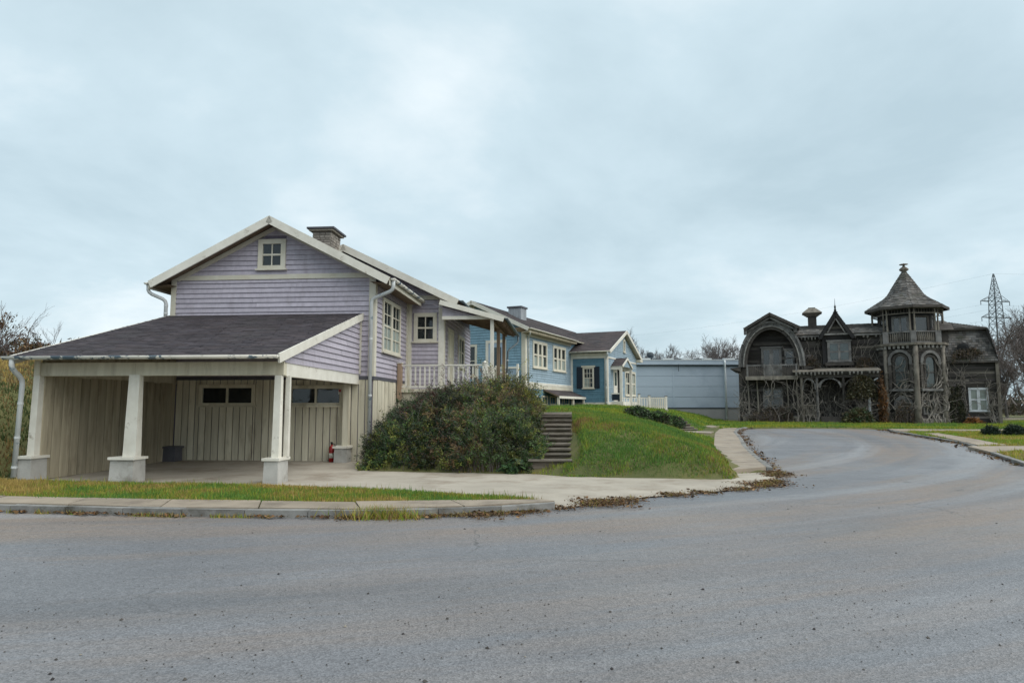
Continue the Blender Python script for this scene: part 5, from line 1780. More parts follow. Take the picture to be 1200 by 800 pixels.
# ================================================================== timber steps
M['tread'] = mat('lit_tread_timber', (.23, .20, .165), (.13, .11, .09), 3, .85, .5, 30, (.4, 5, 5), .2, (.10, .09, .06), 2, (.5, .7))  # step timber coloured lighter, for the light on upward-facing treads
def steps(name, label, base, d, n, run, wid, seed, lift=.05):
    """base: foot (x, y); d: unit direction uphill; every step sits on the slope of the ground"""
    rr = random.Random(seed)
    d = Vector(d).normalized()
    root = empty(name, (base[0], base[1], 0), math.atan2(-d[0], d[1]), label, 'steps')
    zs = [sum(gz(base[0] + d[0] * run * (i + k) + d[1] * q, base[1] + d[1] * run * (i + k)) for k in (.1, .9) for q in (-wid * .3, 0, wid * .3)) / 6 + lift for i in range(n)]
    for i in range(n):
        z = zs[i]
        j = rr.uniform(-.02, .02)
        a = i * run
        MB().hexa([(-wid / 2 + j, a, z - .3), (wid / 2 + j, a + rr.uniform(-.02, .02), z - .3), (wid / 2 + j, a + .13, z - .3), (-wid / 2 + j, a + .13, z - .3),
                   (-wid / 2 + j, a, z), (wid / 2 + j, a, z + rr.uniform(-.015, .015)), (wid / 2 + j, a + .13, z), (-wid / 2 + j, a + .13, z - .01)]).build('riser_timber', M['timber'], root)
        MB().hexa([(-wid / 2 + .03, a + .128, z - .2), (wid / 2 - .03, a + .128, z - .2), (wid / 2 - .03, a + run + .01, z - .2), (-wid / 2 + .03, a + run + .01, z - .2),
                   (-wid / 2 + .03, a + .128, z - .015), (wid / 2 - .03, a + .128, z - .02), (wid / 2 - .03, a + run + .01, z - .012), (-wid / 2 + .03, a + run + .01, z - .015)]).build('tread_fill', M['earth'], root)
        j2 = rr.uniform(-.03, .03)
        MB().hexa([(-wid / 2 + j2, a - .07, z + .004), (wid / 2 + j2, a - .07 + rr.uniform(-.02, .02), z + .004), (wid / 2 + j2, a + .2, z + .004), (-wid / 2 + j2, a + .2, z + .004),
                   (-wid / 2 + j2, a - .07, z + .05), (wid / 2 + j2, a - .07, z + .05 + rr.uniform(-.01, .01)), (wid / 2 + j2, a + .2, z + .055), (-wid / 2 + j2, a + .2, z + .05)]).build('tread', M['tread'], root)
    return root


steps('timber_steps', 'worn grey timber garden steps climbing beside the overgrown shrubs', (.95, 17.3), (.085, 1), 12, .41, 1.1, 3, .05)
steps('timber_steps', 'short flight of timber steps by the low dark bushes near the terrace', (9.45, 36.9), (-.25, 1), 5, .38, 1.1, 4)


# ================================================================== plants
def quads_from(P, A, B):
    """diamond leaves: centre P, half-length A, half-width B (n,3)"""
    n = len(P)
    V = np.empty((n, 4, 3))
    V[:, 0] = P - A
    V[:, 1] = P + B
    V[:, 2] = P + A
    V[:, 3] = P - B
    return V.reshape(-1, 3), np.arange(n * 4).reshape(n, 4)


def segs_mesh(segs, n=3):
    """segs: (p0, p1, r0, r1) arrays -> tapered prisms"""
    p0 = np.array([s[0] for s in segs])
    p1 = np.array([s[1] for s in segs])
    r0 = np.array([s[2] for s in segs])[:, None]
    r1 = np.array([s[3] for s in segs])[:, None]
    d = p1 - p0
    d /= np.maximum(np.linalg.norm(d, axis=1, keepdims=True), 1e-9)
    ref = np.where(np.abs(d[:, 2:3]) < .9, np.array([[0, 0, 1.]]), np.array([[1., 0, 0]]))
    a = np.cross(d, ref)
    a /= np.linalg.norm(a, axis=1, keepdims=True)
    b = np.cross(a, d)
    m = len(segs)
    V = np.empty((m, 2 * n, 3))
    for k in range(n):
        t = 2 * math.pi * k / n
        o = a * math.cos(t) + b * math.sin(t)
        V[:, k] = p0 + o * r0
        V[:, n + k] = p1 + o * r1
    Fq = np.array([[k, (k + 1) % n, n + (k + 1) % n, n + k] for k in range(n)])
    Fc = (np.arange(m)[:, None, None] * 2 * n + Fq[None]).reshape(-1, 4)
    return V.reshape(-1, 3), Fc


def rot_about(v, axis, ang):
    axis = axis / np.linalg.norm(axis)
    return v * math.cos(ang) + np.cross(axis, v) * math.sin(ang) + axis * np.dot(axis, v) * (1 - math.cos(ang))


def bare_tree_meshes(seed, h, r0, forks=(3, 4), levels=5, up=.25, low=.25, spread=.6, multi=1, twig_r=.012):
    rr = np.random.default_rng(seed)
    thick, thin = [], []

    def grow(p, d, length, r, lev):
        k = 4 if lev < 2 else 3
        pts = [p]
        for i in range(k):
            d = d + rr.normal(0, .11 + .03 * lev, 3) + np.array([0, 0, up * .25])
            d = d / np.linalg.norm(d)
            q = pts[-1] + d * length / k
            ra, rb = r * (1 - .35 * i / k), r * (1 - .35 * (i + 1) / k)
            (thick if lev < 2 else thin).append((pts[-1], q, ra, rb))
            pts.append(q)
        if lev >= levels:
            return
        nf = rr.integers(forks[0], forks[1] + 1) + (1 if lev > 2 else 0)
        for j in range(nf):
            t = rr.uniform(low if lev == 0 else .3, 1.0)
            i = min(int(t * k), k - 1)
            st = pts[i] + (pts[i + 1] - pts[i]) * (t * k - i)
            ax = rr.normal(0, 1, 3)
            ax = ax - d * np.dot(ax, d)
            nd = rot_about(d, ax, rr.uniform(.55, 1.15) * spread * 1.5)
            nd[2] += up
            nd /= np.linalg.norm(nd)
            grow(st, nd, length * rr.uniform(.5, .75), max(twig_r, r * rr.uniform(.42, .62)), lev + 1)
        grow(pts[-1], d, length * rr.uniform(.55, .75), max(twig_r, r * .6), lev + 1)

    for m in range(multi):
        d0 = np.array([rr.normal(0, .1 if multi == 1 else .35), rr.normal(0, .1 if multi == 1 else .35), 1.0])
        grow(np.array([rr.normal(0, .05 * (multi > 1)), rr.normal(0, .05 * (multi > 1)), -.2]), d0 / np.linalg.norm(d0), h * .42, r0, 0)
    a = np_mesh('trunk', *segs_mesh(thick, 6), None, M['bark'])
    b = np_mesh('crown', *segs_mesh(thin, 3), None, M['twig'])
    return a, b


SAP = [bare_tree_meshes(61, 4.2, .035, (2, 3), 3, .4, .15, .45, 2, .008), bare_tree_meshes(62, 5.0, .04, (2, 3), 3, .3, .2, .5, 1, .008)]
TREES = [bare_tree_meshes(21, 10.5, .2), bare_tree_meshes(22, 9.5, .17, (3, 5), 5, .3), bare_tree_meshes(23, 11, .22, (3, 4), 5, .15, .2, .7), bare_tree_meshes(24, 9, .13, (3, 5), 5, .35, .15, .5, 2)]


def bare_tree(x, y, var, s, rz, label, group=None, name='bare_tree', z=None, pool=None):
    root = empty(name, (x, y, gz(x, y) if z is None else z), rz, label, 'tree', group)
    root.scale = (s, s, s)
    pool = pool or TREES
    put('trunk', pool[var][0], root)
    put('crown', pool[var][1], root)
    return root


rt = random.Random(5)
for i in range(14):
    x = 14.0 + i * 1.6 + rt.uniform(-.6, .6)
    y = 92 + rt.uniform(-5, 8)
    bare_tree(x, y, rt.randrange(4), rt.uniform(.88, 1.08), rt.uniform(0, 6.3), 'bare winter tree rising behind the warehouse roof', 'bare trees behind the warehouse')
for i, (x, y, v, s) in enumerate(((45.6, 66, 2, .92), (50.5, 70, 0, .8), (55.5, 72, 2, 1.05), (60, 78, 3, 1.25), (48, 80, 1, 1.05), (44, 62, 3, .66), (58, 66, 1, .8), (65, 84, 0, 1.25), (54, 88, 2, .9), (62, 72, 2, 1.0))):
    bare_tree(x, y, v, s, i * 1.3, 'bare spreading tree standing behind the mansion and below the pylon', 'bare trees by the pylon')
for i, (x, y, v, s) in enumerate(((38.5, 78, 1, .95), (36, 82, 0, .9))):
    bare_tree(x, y, v, s, 2 + i * 1.3, 'bare tree showing over the low roof between dormer and tower', 'bare trees above the mansion roof')
for i, (x, y, v, s) in enumerate(((-22.6, 31, 0, .75), (-21.7, 30.4, 1, .6), (-20.6, 30, 0, .5), (-24.5, 33, 1, .9))):
    bare_tree(x, y, v, s, i * 1.7, 'thin leafless sapling on the bank beyond the carport', 'saplings on the bank', pool=SAP)


def shrub(name, label, c, rad, shoots, leaves, lsize, pal, seed, cat='shrub', group=None, droop=.25, stem=True, up=.35, jitter=.06, aspect=.42, base=.15, flat=0.0):
    rr = np.random.default_rng(seed)
    root = empty(name, c, 0, label, cat, group)
    rad = np.array(rad)
    th = rr.uniform(0, 2 * math.pi, shoots)
    cz = rr.uniform(-.1, 1, shoots)
    sr = np.sqrt(1 - np.clip(cz, 0, 1) ** 2)
    # lumpy outline: a few lobes
    lob = rr.normal(0, 1, (9, 3))
    lob /= np.linalg.norm(lob, axis=1, keepdims=True)
    D = np.stack([sr * np.cos(th), sr * np.sin(th), cz], 1)
    amp = 1 + .28 * np.max(D @ lob.T, axis=1) - .2 + rr.normal(0, .1, shoots)
    tip = D * rad * amp[:, None]
    st = np.stack([D[:, 0] * rad[0] * base * rr.uniform(0, 2.2, shoots), D[:, 1] * rad[1] * base * rr.uniform(0, 2.2, shoots), rr.uniform(-.05, .2, shoots) * rad[2]], 1)
    ctrl = (st + tip) / 2 + np.stack([np.zeros(shoots), np.zeros(shoots), up * rad[2] * rr.uniform(.2, 1, shoots)], 1)
    t = rr.uniform(.3, 1.0, (shoots, leaves)) ** .75
    P = ((1 - t)[..., None] ** 2) * st[:, None] + (2 * t * (1 - t))[..., None] * ctrl[:, None] + (t ** 2)[..., None] * tip[:, None]
    P[..., 2] -= droop * rad[2] * (t ** 3)
    tang = tip - ctrl
    tang /= np.linalg.norm(tang, axis=1, keepdims=True)
    P = P + rr.normal(0, jitter, P.shape)
    A = tang[:, None] * .75 + rr.normal(0, .5, P.shape)
    A[..., 2] *= (1 - flat)
    A /= np.linalg.norm(A, axis=-1, keepdims=True)
    Bv = np.cross(A, rr.normal(0, 1, P.shape))
    Bv /= np.linalg.norm(Bv, axis=-1, keepdims=True)
    L_ = lsize * rr.uniform(.6, 1.35, (shoots, leaves))[..., None]
    V, Fq = quads_from(P.reshape(-1, 3), (A * L_).reshape(-1, 3), (Bv * L_ * aspect).reshape(-1, 3))
    pal = np.array(pal)
    ci = rr.integers(0, len(pal), shoots)
    colr = pal[ci][:, None] * rr.uniform(.55, 1.55, (shoots, 1, 1)) * rr.uniform(.75, 1.25, (shoots, leaves, 1))
    odd = rr.random((shoots, leaves)) < .12
    colr[odd] = pal[rr.integers(0, len(pal), odd.sum())]
    put('foliage', np_mesh('foliage', V, Fq, np.repeat(colr.reshape(-1, 3), 4, axis=0), M['leaf']), root)
    if stem:
        k = min(shoots, 260)
        ss = []
        for i in range(k):
            q = [st[i] + (0, 0, -.15), (st[i] + ctrl[i]) / 2, ctrl[i] * .6 + tip[i] * .4 - (0, 0, droop * rad[2] * .2), tip[i] * .95 - (0, 0, droop * rad[2] * .85)]
            for a in range(3):
                ss.append((q[a], q[a + 1], .014 - .004 * a, .010 - .004 * a + .001))
        put('stem', np_mesh('stem', *segs_mesh(ss, 3), None, M['twig']), root)
    return root


DK, MD, OL, YL, RD, DR = (.040, .072, .032), (.088, .155, .046), (.19, .21, .046), (.36, .34, .06), (.10, .045, .03), (.25, .16, .08)
BUSH = [(-4.05, 19.6), (-3.95, 18.0), (-3.0, 17.75), (-.2, 17.25), (.45, 17.2), (.85, 17.8), (.85, 19.4), (.75, 21.0), (.85, 22.2), (1.1, 23.3), (.6, 24.2), (-3.7, 23.75), (-3.95, 22)]
sh = [('dense dark green shrub filling the corner beside the carport pier', (-3.3, 18.5), [DK, DK, MD, DK, OL]),
      ('dark shrub with reddish twigs directly below the left end of the porch railing', (-2.8, 22.3), [DK, DK, MD, RD]),
      ('dark green shrub in the front row with pale dry grass grown through it', (-1.8, 18.3), [DK, MD, DK, OL, DR]),
      ('dark green shrub below the middle of the porch railing', (-1.3, 22.3), [DK, OL, MD, RD]),
      ('yellowish green juniper swelling up past the porch corner post', (.05, 21.9), [MD, OL, YL, YL, DK]),
      ('feathery mid green shrub leaning over the foot of the timber steps', (-.2, 18.1), [MD, MD, DK, OL]),
      ('dark green shrub wedged between the front row and the railing shrubs', (-2.6, 20.3), [DK, MD, RD, DK]),
      ('mid green shrub with olive tips behind the feathery shrub', (-.9, 20.2), [MD, DK, OL, DR])]
NSH = 7600
bx_ = rng.uniform(-4.1, 1.2, NSH * 3)
by_ = rng.uniform(17.1, 24.2, NSH * 3)
kin = poly_sd(bx_, by_, BUSH) > .02
bx_, by_ = bx_[kin][:NSH], by_[kin][:NSH]
dist = np.stack([(bx_ - c[0]) ** 2 + (by_ - c[1]) ** 2 * .8 for _, c, _ in sh], 1) + rng.normal(0, .35, (len(bx_), len(sh)))
own = np.argmin(dist, 1)
be = poly_sd(bx_, by_, BUSH)
can = (.3 + .3 * sstep(0, .9, be) + .34 * wob(bx_, by_, .95, 2.6) + .26 * wob(bx_, by_, 2.3, 5) + .62 * np.exp(-((bx_ - .05) ** 2 + (by_ - 21.7) ** 2) / .7) + .12 * np.exp(-((bx_ + 3.2) ** 2 + (by_ - 22) ** 2) / 1.5)).clip(.22, 1.6)
clump = 1.2 * wob(bx_, by_, 1.5, 4) + .7 * wob(bx_, by_, 4.5, 1)
for i, (lb_, (cx_, cy_), pal) in enumerate(sh):
    m = own == i
    X, Y, H_ = bx_[m], by_[m], can[m]
    n = len(X)
    cz_ = gz(cx_, cy_)
    root = empty('spreading_shrub', (cx_, cy_, cz_), 0, lb_, 'shrub', 'shrubs massed below the porch')
    st = np.stack([X - cx_, Y - cy_, ground_h(X, Y) - cz_ - .05], 1)
    az = rng.uniform(0, 2 * math.pi, n)
    ln = H_ * rng.uniform(.75, 1.3, n) * (1 + .8 * (rng.random(n) < .06) * rng.random(n))
    ho = rng.uniform(.2, .85, n)
    dr = np.stack([np.cos(az) * ho, np.sin(az) * ho - .25, np.ones(n)], 1)
    dr /= np.linalg.norm(dr, axis=1, keepdims=True)
    tip = st + dr * ln[:, None]
    ctrl = st + np.stack([dr[:, 0] * ln * .25, dr[:, 1] * ln * .25, ln * .75], 1)
    nl = 40
    t = rng.uniform(.22, 1.0, (n, nl)) ** .8
    P = ((1 - t)[..., None] ** 2) * st[:, None] + (2 * t * (1 - t))[..., None] * ctrl[:, None] + (t ** 2)[..., None] * tip[:, None]
    tang = (tip - ctrl) / np.linalg.norm(tip - ctrl, axis=1, keepdims=True)
    P = P + rng.normal(0, .035, P.shape)
    A = tang[:, None] * .8 + rng.normal(0, .55, P.shape)
    A /= np.linalg.norm(A, axis=-1, keepdims=True)
    Bv = np.cross(A, rng.normal(0, 1, P.shape))
    Bv /= np.linalg.norm(Bv, axis=-1, keepdims=True)
    L_ = .03 * rng.uniform(.6, 1.4, (n, nl))[..., None]
    V, Fq = quads_from(P.reshape(-1, 3), (A * L_).reshape(-1, 3), (Bv * L_ * .33).reshape(-1, 3))
    pal = np.array(pal)
    ci = np.clip((rng.random(n) * len(pal)).astype(int), 0, len(pal) - 1)
    colr = pal[ci][:, None] * (np.clip(.82 + .5 * clump[m], .25, 1.8) * rng.uniform(.7, 1.35, n))[:, None, None] * rng.uniform(.75, 1.3, (n, nl, 1))
    put('foliage', np_mesh('foliage', V, Fq, np.repeat(colr.reshape(-1, 3), 4, axis=0), M['leaf']), root)
    ss = []
    for k in range(n):
        ss.append((st[k], ctrl[k] * .6 + st[k] * .4, .009, .007))
        ss.append((ctrl[k] * .6 + st[k] * .4, ctrl[k] * .5 + tip[k] * .5, .007, .005))
        ss.append((ctrl[k] * .5 + tip[k] * .5, tip[k] + dr[k] * .06, .005, .002))
    put('stem', np_mesh('stem', *segs_mesh(ss, 3), None, M['twig']), root)
shrub('leafy_weed', 'broad leaved green dock plant at the foot of the shrubs', (.05, 17.35, .08), (.35, .2, .22), 26, 5, .13, [(.06, .13, .06), (.08, .15, .05)], 40, 'plant', aspect=.5, stem=False)
shrub('dry_grass_clump', 'tuft of straw coloured dry grass inside the front shrubs', (-1.15, 17.75, .25), (.55, .35, .75), 120, 8, .12, [(.32, .22, .10), (.26, .17, .08), (.2, .14, .06)], 41, 'grass', aspect=.07, jitter=.02)
shrub('dry_grass_clump', 'slim tuft of dry stems standing high in the shrubs below the railing', (-2.3, 19.2, 1.15), (.3, .3, .75), 60, 8, .12, [(.26, .20, .08), (.2, .17, .06)], 42, 'grass', aspect=.07, jitter=.02)
for i, (x, y, rx, rz, lb_) in enumerate(((6.6, 36.4, .75, .55, 'small dark bush nearest the blue house porch'), (7.7, 36.6, .8, .55, 'low dark bush in the middle of the terrace slope row'), (8.6, 37.2, .7, .5, 'low dark bush beside the short timber steps'))):
    shrub('low_bush', lb_, (x, y, gz(x, y) - .05), (rx, .6, rz), 300, 26, .06, [DK, DK, (.05, .04, .026), MD], 50 + i, group='bushes on the terrace slope')
for i, (x, y) in enumerate(((23.1, 33.2), (24.1, 33.0), (25.1, 33.1))):
    shrub('round_shrub', ('small round dark evergreen shrub at the end of the row by the walk', 'round dark evergreen shrub on the lawn before the mansion, inside its row')[min(i, 1)], (x, y, gz(x, y) - .05), ((.36, .34, .48), (.5, .42, .5), (.5, .42, .5))[i], 330, 26, .045, [(.02, .036, .022), (.026, .045, .025)], 60 + i, group='round shrubs on the right lawn', up=.1, droop=.05)
shrub('porch_shrub', 'olive green shrub growing over the right half of the mansion porch', (24.11, 47.81, 0.45), (1.05, .7, 1.25), 420, 26, .09, [(.085, .08, .035), (.06, .075, .032), (.10, .08, .035), DK], 70)
shrub('hanging_ivy', 'mass of dark foliage hanging from the right end of the porch roof', (24.63, 48.03, 3.5), (1.0, .4, .75), 420, 24, .085, [(.06, .055, .028), (.04, .045, .022), (.07, .065, .03), (.09, .07, .03)], 71, 'ivy', droop=1.6)
shrub('orange_creeper', 'rusty orange leaved creeper column on the porch corner', (25.74, 47.58, 0.5), (.24, .2, 3.3), 160, 22, .08, [(.20, .095, .035), (.15, .075, .032), (.10, .062, .03)], 72, 'creeper', base=.4, up=.1, droop=.05)
shrub('orange_creeper', 'small rusty orange creeper under the white double window', (31.34, 46.62, 0.5), (.7, .25, .6), 60, 16, .07, [(.32, .14, .03), (.22, .10, .035)], 73, 'creeper')
shrub('ivy_patch', 'dark ivy and dead leaves hanging along the wall left of the white double window', (30.55, 47.2, 0.5), (.6, .2, 2.9), 260, 22, .07, [(.045, .05, .022), (.06, .055, .03), (.03, .04, .02)], 74, 'ivy', base=.5)
shrub('dry_creeper', 'dry brown creeper remains hanging between the arched wing and the dormer', (22.42, 50.7, 4.0), (0.7, 0.16, 1.9), 150, 20, .055, [(.085, .06, .035), (.06, .05, .03), (.05, .05, .03), (.12, .085, .05)], 90, 'creeper', base=.5, droop=.6)
shrub('dry_creeper', 'dry brown creeper remains hanging between the dormer and the tower', (25.66, 49.39, 4.2), (0.9, 0.16, 1.7), 190, 20, .055, [(.085, .06, .035), (.06, .05, .03), (.05, .05, .03), (.12, .085, .05)], 91, 'creeper', base=.5, droop=.6)
shrub('dry_creeper', 'dead brown creeper along the foot of the arched wing', (19.09, 50.21, 0.6), (2.1, 0.2, 1.9), 150, 20, .055, [(.085, .06, .035), (.06, .05, .03), (.05, .05, .03), (.12, .085, .05)], 92, 'creeper', base=.5, droop=.6)
shrub('dry_creeper', 'dead creeper leaves tangled low on the tower front', (27.2, 47.32, 0.5), (1.0, 0.3, 2.2), 130, 20, .055, [(.085, .06, .035), (.06, .05, .03), (.05, .05, .03), (.12, .085, .05)], 93, 'creeper', base=.5, droop=.6)
shrub('dry_creeper', 'dry creeper spilling from the broken mansard roof', (31.56, 46.9, 5.2), (1.2, 0.25, 0.8), 110, 20, .055, [(.085, .06, .035), (.06, .05, .03), (.05, .05, .03), (.12, .085, .05)], 94, 'creeper', base=.5, droop=.6)
BRN, TAN = (.14, .075, .035), (.21, .13, .06)
for i, (x, y, rx, rz) in enumerate(((-22.6, 29.5, 1.9, 2.4), (-20.3, 29.0, 1.1, 1.4), (-25.5, 31, 2.4, 3.0), (-18.6, 28.2, .9, .8))):
    shrub('brown_bush', ('tall russet brown bush on the bank behind the carport, beside the thin saplings', 'small russet bush right behind the carport roof corner', 'widest and tallest russet bush on the bank behind the carport', 'lowest russet bush on the bank behind the carport')[i], (x, y, gz(x, y) - .1), (rx, rx * .8, rz), 170, 20, .06, [BRN, TAN, RD, (.09, .06, .035), (.07, .065, .03)], 80 + i, group='russet bushes on the bank')
# scrub wall far right and far left: reads as one mass
nf = 26000
fx_ = rng.uniform(0, 1, nf)
SX = np.where(fx_ < .62, rng.uniform(38, 150, nf), rng.uniform(-130, -28, nf))
SY = np.where(fx_ < .62, 104 + rng.uniform(-6, 14, nf), 60 + rng.uniform(-6, 14, nf))
hh = (2.2 + 1.6 * wob(SX, SY, .22) + 1.0 * wob(SX, SY, .9, 1)).clip(.6, 6)
SZ = ground_h(SX, SY) + hh * rng.uniform(0, 1, nf) ** .7
P_ = np.stack([SX, SY, SZ], 1)
A_ = rng.normal(0, .28, (nf, 3)) + np.array([0, 0, .32])
B_ = rng.normal(0, .1, (nf, 3))
pal = np.array([(.085, .07, .05), (.11, .085, .06), (.06, .06, .035), (.075, .06, .05)])
cc_ = pal[rng.integers(0, 4, nf)] * rng.uniform(.7, 1.3, (nf, 1))
V, Fq = quads_from(P_, A_, B_)
tag(put('scrub', np_mesh('scrub', V, Fq, np.repeat(cc_, 4, axis=0), M['leaf'])), 'belt of brown leafless scrub along the far edge of the land', kind='stuff')

# far road seen beyond the mansion's right corner
tag(MB().hexa([(44, 63.5, .55), (140, 70, .55), (140, 74, .55), (44, 67, .55), (44, 63.5, .66), (140, 70, .66), (140, 74, .66), (44, 67, .66)]).build('far_road', M['slab']), 'pale far road beyond the right corner of the mansion', kind='structure')

# ================================================================== lattice pylon
pyl = empty('electricity_pylon', (164.5, 230, 0), R(12), 'grey lattice electricity pylon with two pairs of cross arms beyond the trees', 'pylon')


def lattice(mbx, z0, z1, w0, w1, n, r):
    for i in range(n):
        za, zb = z0 + (z1 - z0) * i / n, z0 + (z1 - z0) * (i + 1) / n
        wa, wb_ = w0 + (w1 - w0) * i / n, w0 + (w1 - w0) * (i + 1) / n
        c = [(-1, -1), (1, -1), (1, 1), (-1, 1)]
        for k in range(4):
            a, b = c[k], c[(k + 1) % 4]
            mbx.tube([(a[0] * wa, a[1] * wa, za), (b[0] * wb_, b[1] * wb_, zb)], r, 4)
            mbx.tube([(b[0] * wa, b[1] * wa, za), (a[0] * wb_, a[1] * wb_, zb)], r, 4)
            mbx.tube([(a[0] * wa, a[1] * wa, za), (b[0] * wa, b[1] * wa, za)], r, 4)


for sx, sy in ((-1, -1), (1, -1), (1, 1), (-1, 1)):
    MB().tube([(sx * 3.0, sy * 3.0, -1), (sx * 1.5, sy * 1.5, 30), (sx * 1.25, sy * 1.25, 39), (sx * .1, sy * .1, 47.3)], [.2, .16, .14, .1], 5).build('leg', M['steel'], pyl)
br = MB()
lattice(br, 0, 30, 3.0, 1.5, 8, .08)
lattice(br, 30, 39, 1.5, 1.25, 4, .07)
lattice(br, 39, 47, 1.25, .12, 5, .06)
br.build('bracing', M['steel'], pyl, kind='stuff')
wires = []
for z in (32.2, 37.8):
    for s_ in (-1, 1):
        a = MB()
        for y in (-1.3, 1.3):
            a.tube([(s_ * 1.3, y, z), (s_ * 6.0, 0, z)], .1, 4)
            a.tube([(s_ * 1.3, y, z + 1.8), (s_ * 6.0, 0, z)], .09, 4)
        for k in (.3, .6):
            a.tube([(s_ * (1.3 + 4.7 * k), 1.3 * (1 - k), z), (s_ * (1.3 + 4.7 * k), -1.3 * (1 - k), z)], .07, 4)
            a.tube([(s_ * (1.3 + 4.7 * k), 0, z), (s_ * (1.3 + 4.7 * k), 0, z + 1.8 * (1 - k))], .07, 4)
        arm = a.build('cross_arm', M['steel'], pyl)
        MB().tube([(s_ * 5.9, 0, z), (s_ * 5.9, 0, z - 1.4)], .12, 5).build('insulator', M['steel'], arm)
        wires.append((s_ * 5.9, 0, z - 1.4))
wires.append((0, 0, 47.3))
for wx, wy, wz in wires:
    for dx, dy, sag in ((-150, 260, 9), (150, -120, 6)):
        pts = [(wx + dx * t, wy + dy * t, wz - sag * 4 * t * (1 - t)) for t in np.linspace(0, 1, 14)]
        MB().tube(pts, .017, 3, cap=False).build('wire', M['steel'], pyl)


# ================================================================== grass, litter, grit
def blades(X, Y, Z, h, w, cols, lean=.45):
    n = len(X)
    az = rng.uniform(0, 2 * math.pi, n)
    ln = h * rng.uniform(.05, lean, n)
    la = rng.uniform(0, 2 * math.pi, n)
    V = np.empty((n, 3, 3))
    base = np.stack([X, Y, Z - .01], 1)
    off = np.stack([np.cos(az) * w, np.sin(az) * w, np.zeros(n)], 1)
    V[:, 0] = base - off
    V[:, 1] = base + off
    V[:, 2] = base + np.stack([np.cos(la) * ln, np.sin(la) * ln, h], 1)
    C = np.repeat(cols[:, None], 3, axis=1)
    return V.reshape(-1, 3), np.arange(n * 3).reshape(n, 3), C.reshape(-1, 3)


WALKS = [[(5.45, 17.2), (6.2, 20.8), (7.2, 24.6), (8.75, 29.8), (10.2, 34.6), (11.6, 38.5), (12.3, 40.0), (13.3, 40.2), (11.7, 35.9), (10.2, 30.5), (8.6, 25.2), (7.5, 21), (6.75, 17.9)],
         [(9.9, 34.3), (8.2, 35.6), (9.0, 37.2), (10.6, 36.1)], [(15.9, 23.0), (19.5, 24.0), (30, 25.4), (30, 27.2), (19.6, 25.6), (16.9, 25.6)],
         [(17.6, 26.0), (18.9, 29.5), (20.7, 34.6), (21.4, 34.6), (19.9, 29.5), (18.7, 26.0)], [(20.6, 36.6), (25, 36.9), (40, 37.4), (40, 38.9), (25, 38.6), (21.5, 39.4)],
         [(.36, 17.25), (1.52, 17.25), (1.95, 22.3), (.8, 22.3)]]


def grass_in(poly, dens, hr, wid, pal, seed, green=0.0, rise=0.0):
    x0, x1 = min(p[0] for p in poly), max(p[0] for p in poly)
    y0, y1 = min(p[1] for p in poly), max(p[1] for p in poly)
    n = int((x1 - x0) * (y1 - y0) * dens)
    X, Y = rng.uniform(x0, x1, n), rng.uniform(y0, y1, n)
    k = poly_sd(X, Y, poly) > -.05 + .09 * wob(X, Y, 4.0, 3) + rng.normal(0, .05, n)
    X, Y = X[k], Y[k]
    k = (poly_sd(X, Y, ROAD) < -.17) & (poly_sd(X, Y, APRON) < .03 + .07 * wob(X, Y, 3.3, 1))
    for q in WALKS:
        k &= poly_sd(X, Y, q) < .0
    X, Y = X[k], Y[k]
    Z = np.maximum(ground_h(X, Y), base_h(X, Y) + .02)
    cl = wob(X, Y, 1.1, seed) * .5 + wob(X, Y, 3.7, seed + 1) * .5
    h = rng.uniform(hr[0], hr[1], len(X)) * (1 + .6 * cl) * (1 + .9 * (rng.random(len(X)) < .03))
    pal = np.array(pal)
    t = np.clip(.5 + green + .75 * wob(X, Y, .55, seed + 2) + .4 * wob(X, Y, 2.3, seed) + rise * (Z - .8) + rng.normal(0, .28, len(X)), 0, .999) * (len(pal) - 1)
    i = t.astype(int)
    f = (t - i)[:, None]
    C = (pal[i] * (1 - f) + pal[np.minimum(i + 1, len(pal) - 1)] * f) * rng.uniform(.75, 1.25, (len(X), 1))
    return blades(X, Y, Z, h, wid * rng.uniform(.7, 1.3, len(X)), C)


def grass_obj(name, label, parts):
    Vs, Fs, Cs, b = [], [], [], 0
    for V, F_, C in parts:
        Vs.append(V)
        Fs.append(F_ + b)
        Cs.append(C)
        b += len(V)
    return tag(put(name, np_mesh(name, np.concatenate(Vs), np.concatenate(Fs), np.concatenate(Cs), M['grass'])), label, kind='stuff')


STRAW, YG, GR_, DG, BRG = (.44, .32, .10), (.34, .325, .04), (.20, .30, .038), (.11, .22, .044), (.25, .165, .07)
VERGE = [(p[0], p[1] + .02) for p in WB[1:]] + [(.6, 11.95), (.0, 12.5), (-1.5, 13.15), (-4.4, 14.2), (-11.0, 15.2), (-12.5, 15.4), (-16, 15.2), (-22, 16.5)]
grass_obj('grass', 'yellowing grass verge between the pavement slabs and the carport', [grass_in(VERGE, 2600, (.03, .09), .009, [STRAW, BRG, YG, GR_, DG, DG], 1, .0)])
MOUND = [(1.35, 16.35), (5.05, 15.7), (5.6, 16.6), (6.0, 18.6), (7.1, 23.2), (8.3, 28.0), (6, 31), (1.3, 31), (1.2, 22)]
MOUND2 = [(6, 30), (8.3, 28), (9.0, 32.0), (9.1, 35.5), (10.6, 38.5), (13.2, 46), (16.6, 56), (19, 62), (8, 62), (7, 47), (4.5, 42), (1.5, 36), (-2, 31), (1.3, 30)]
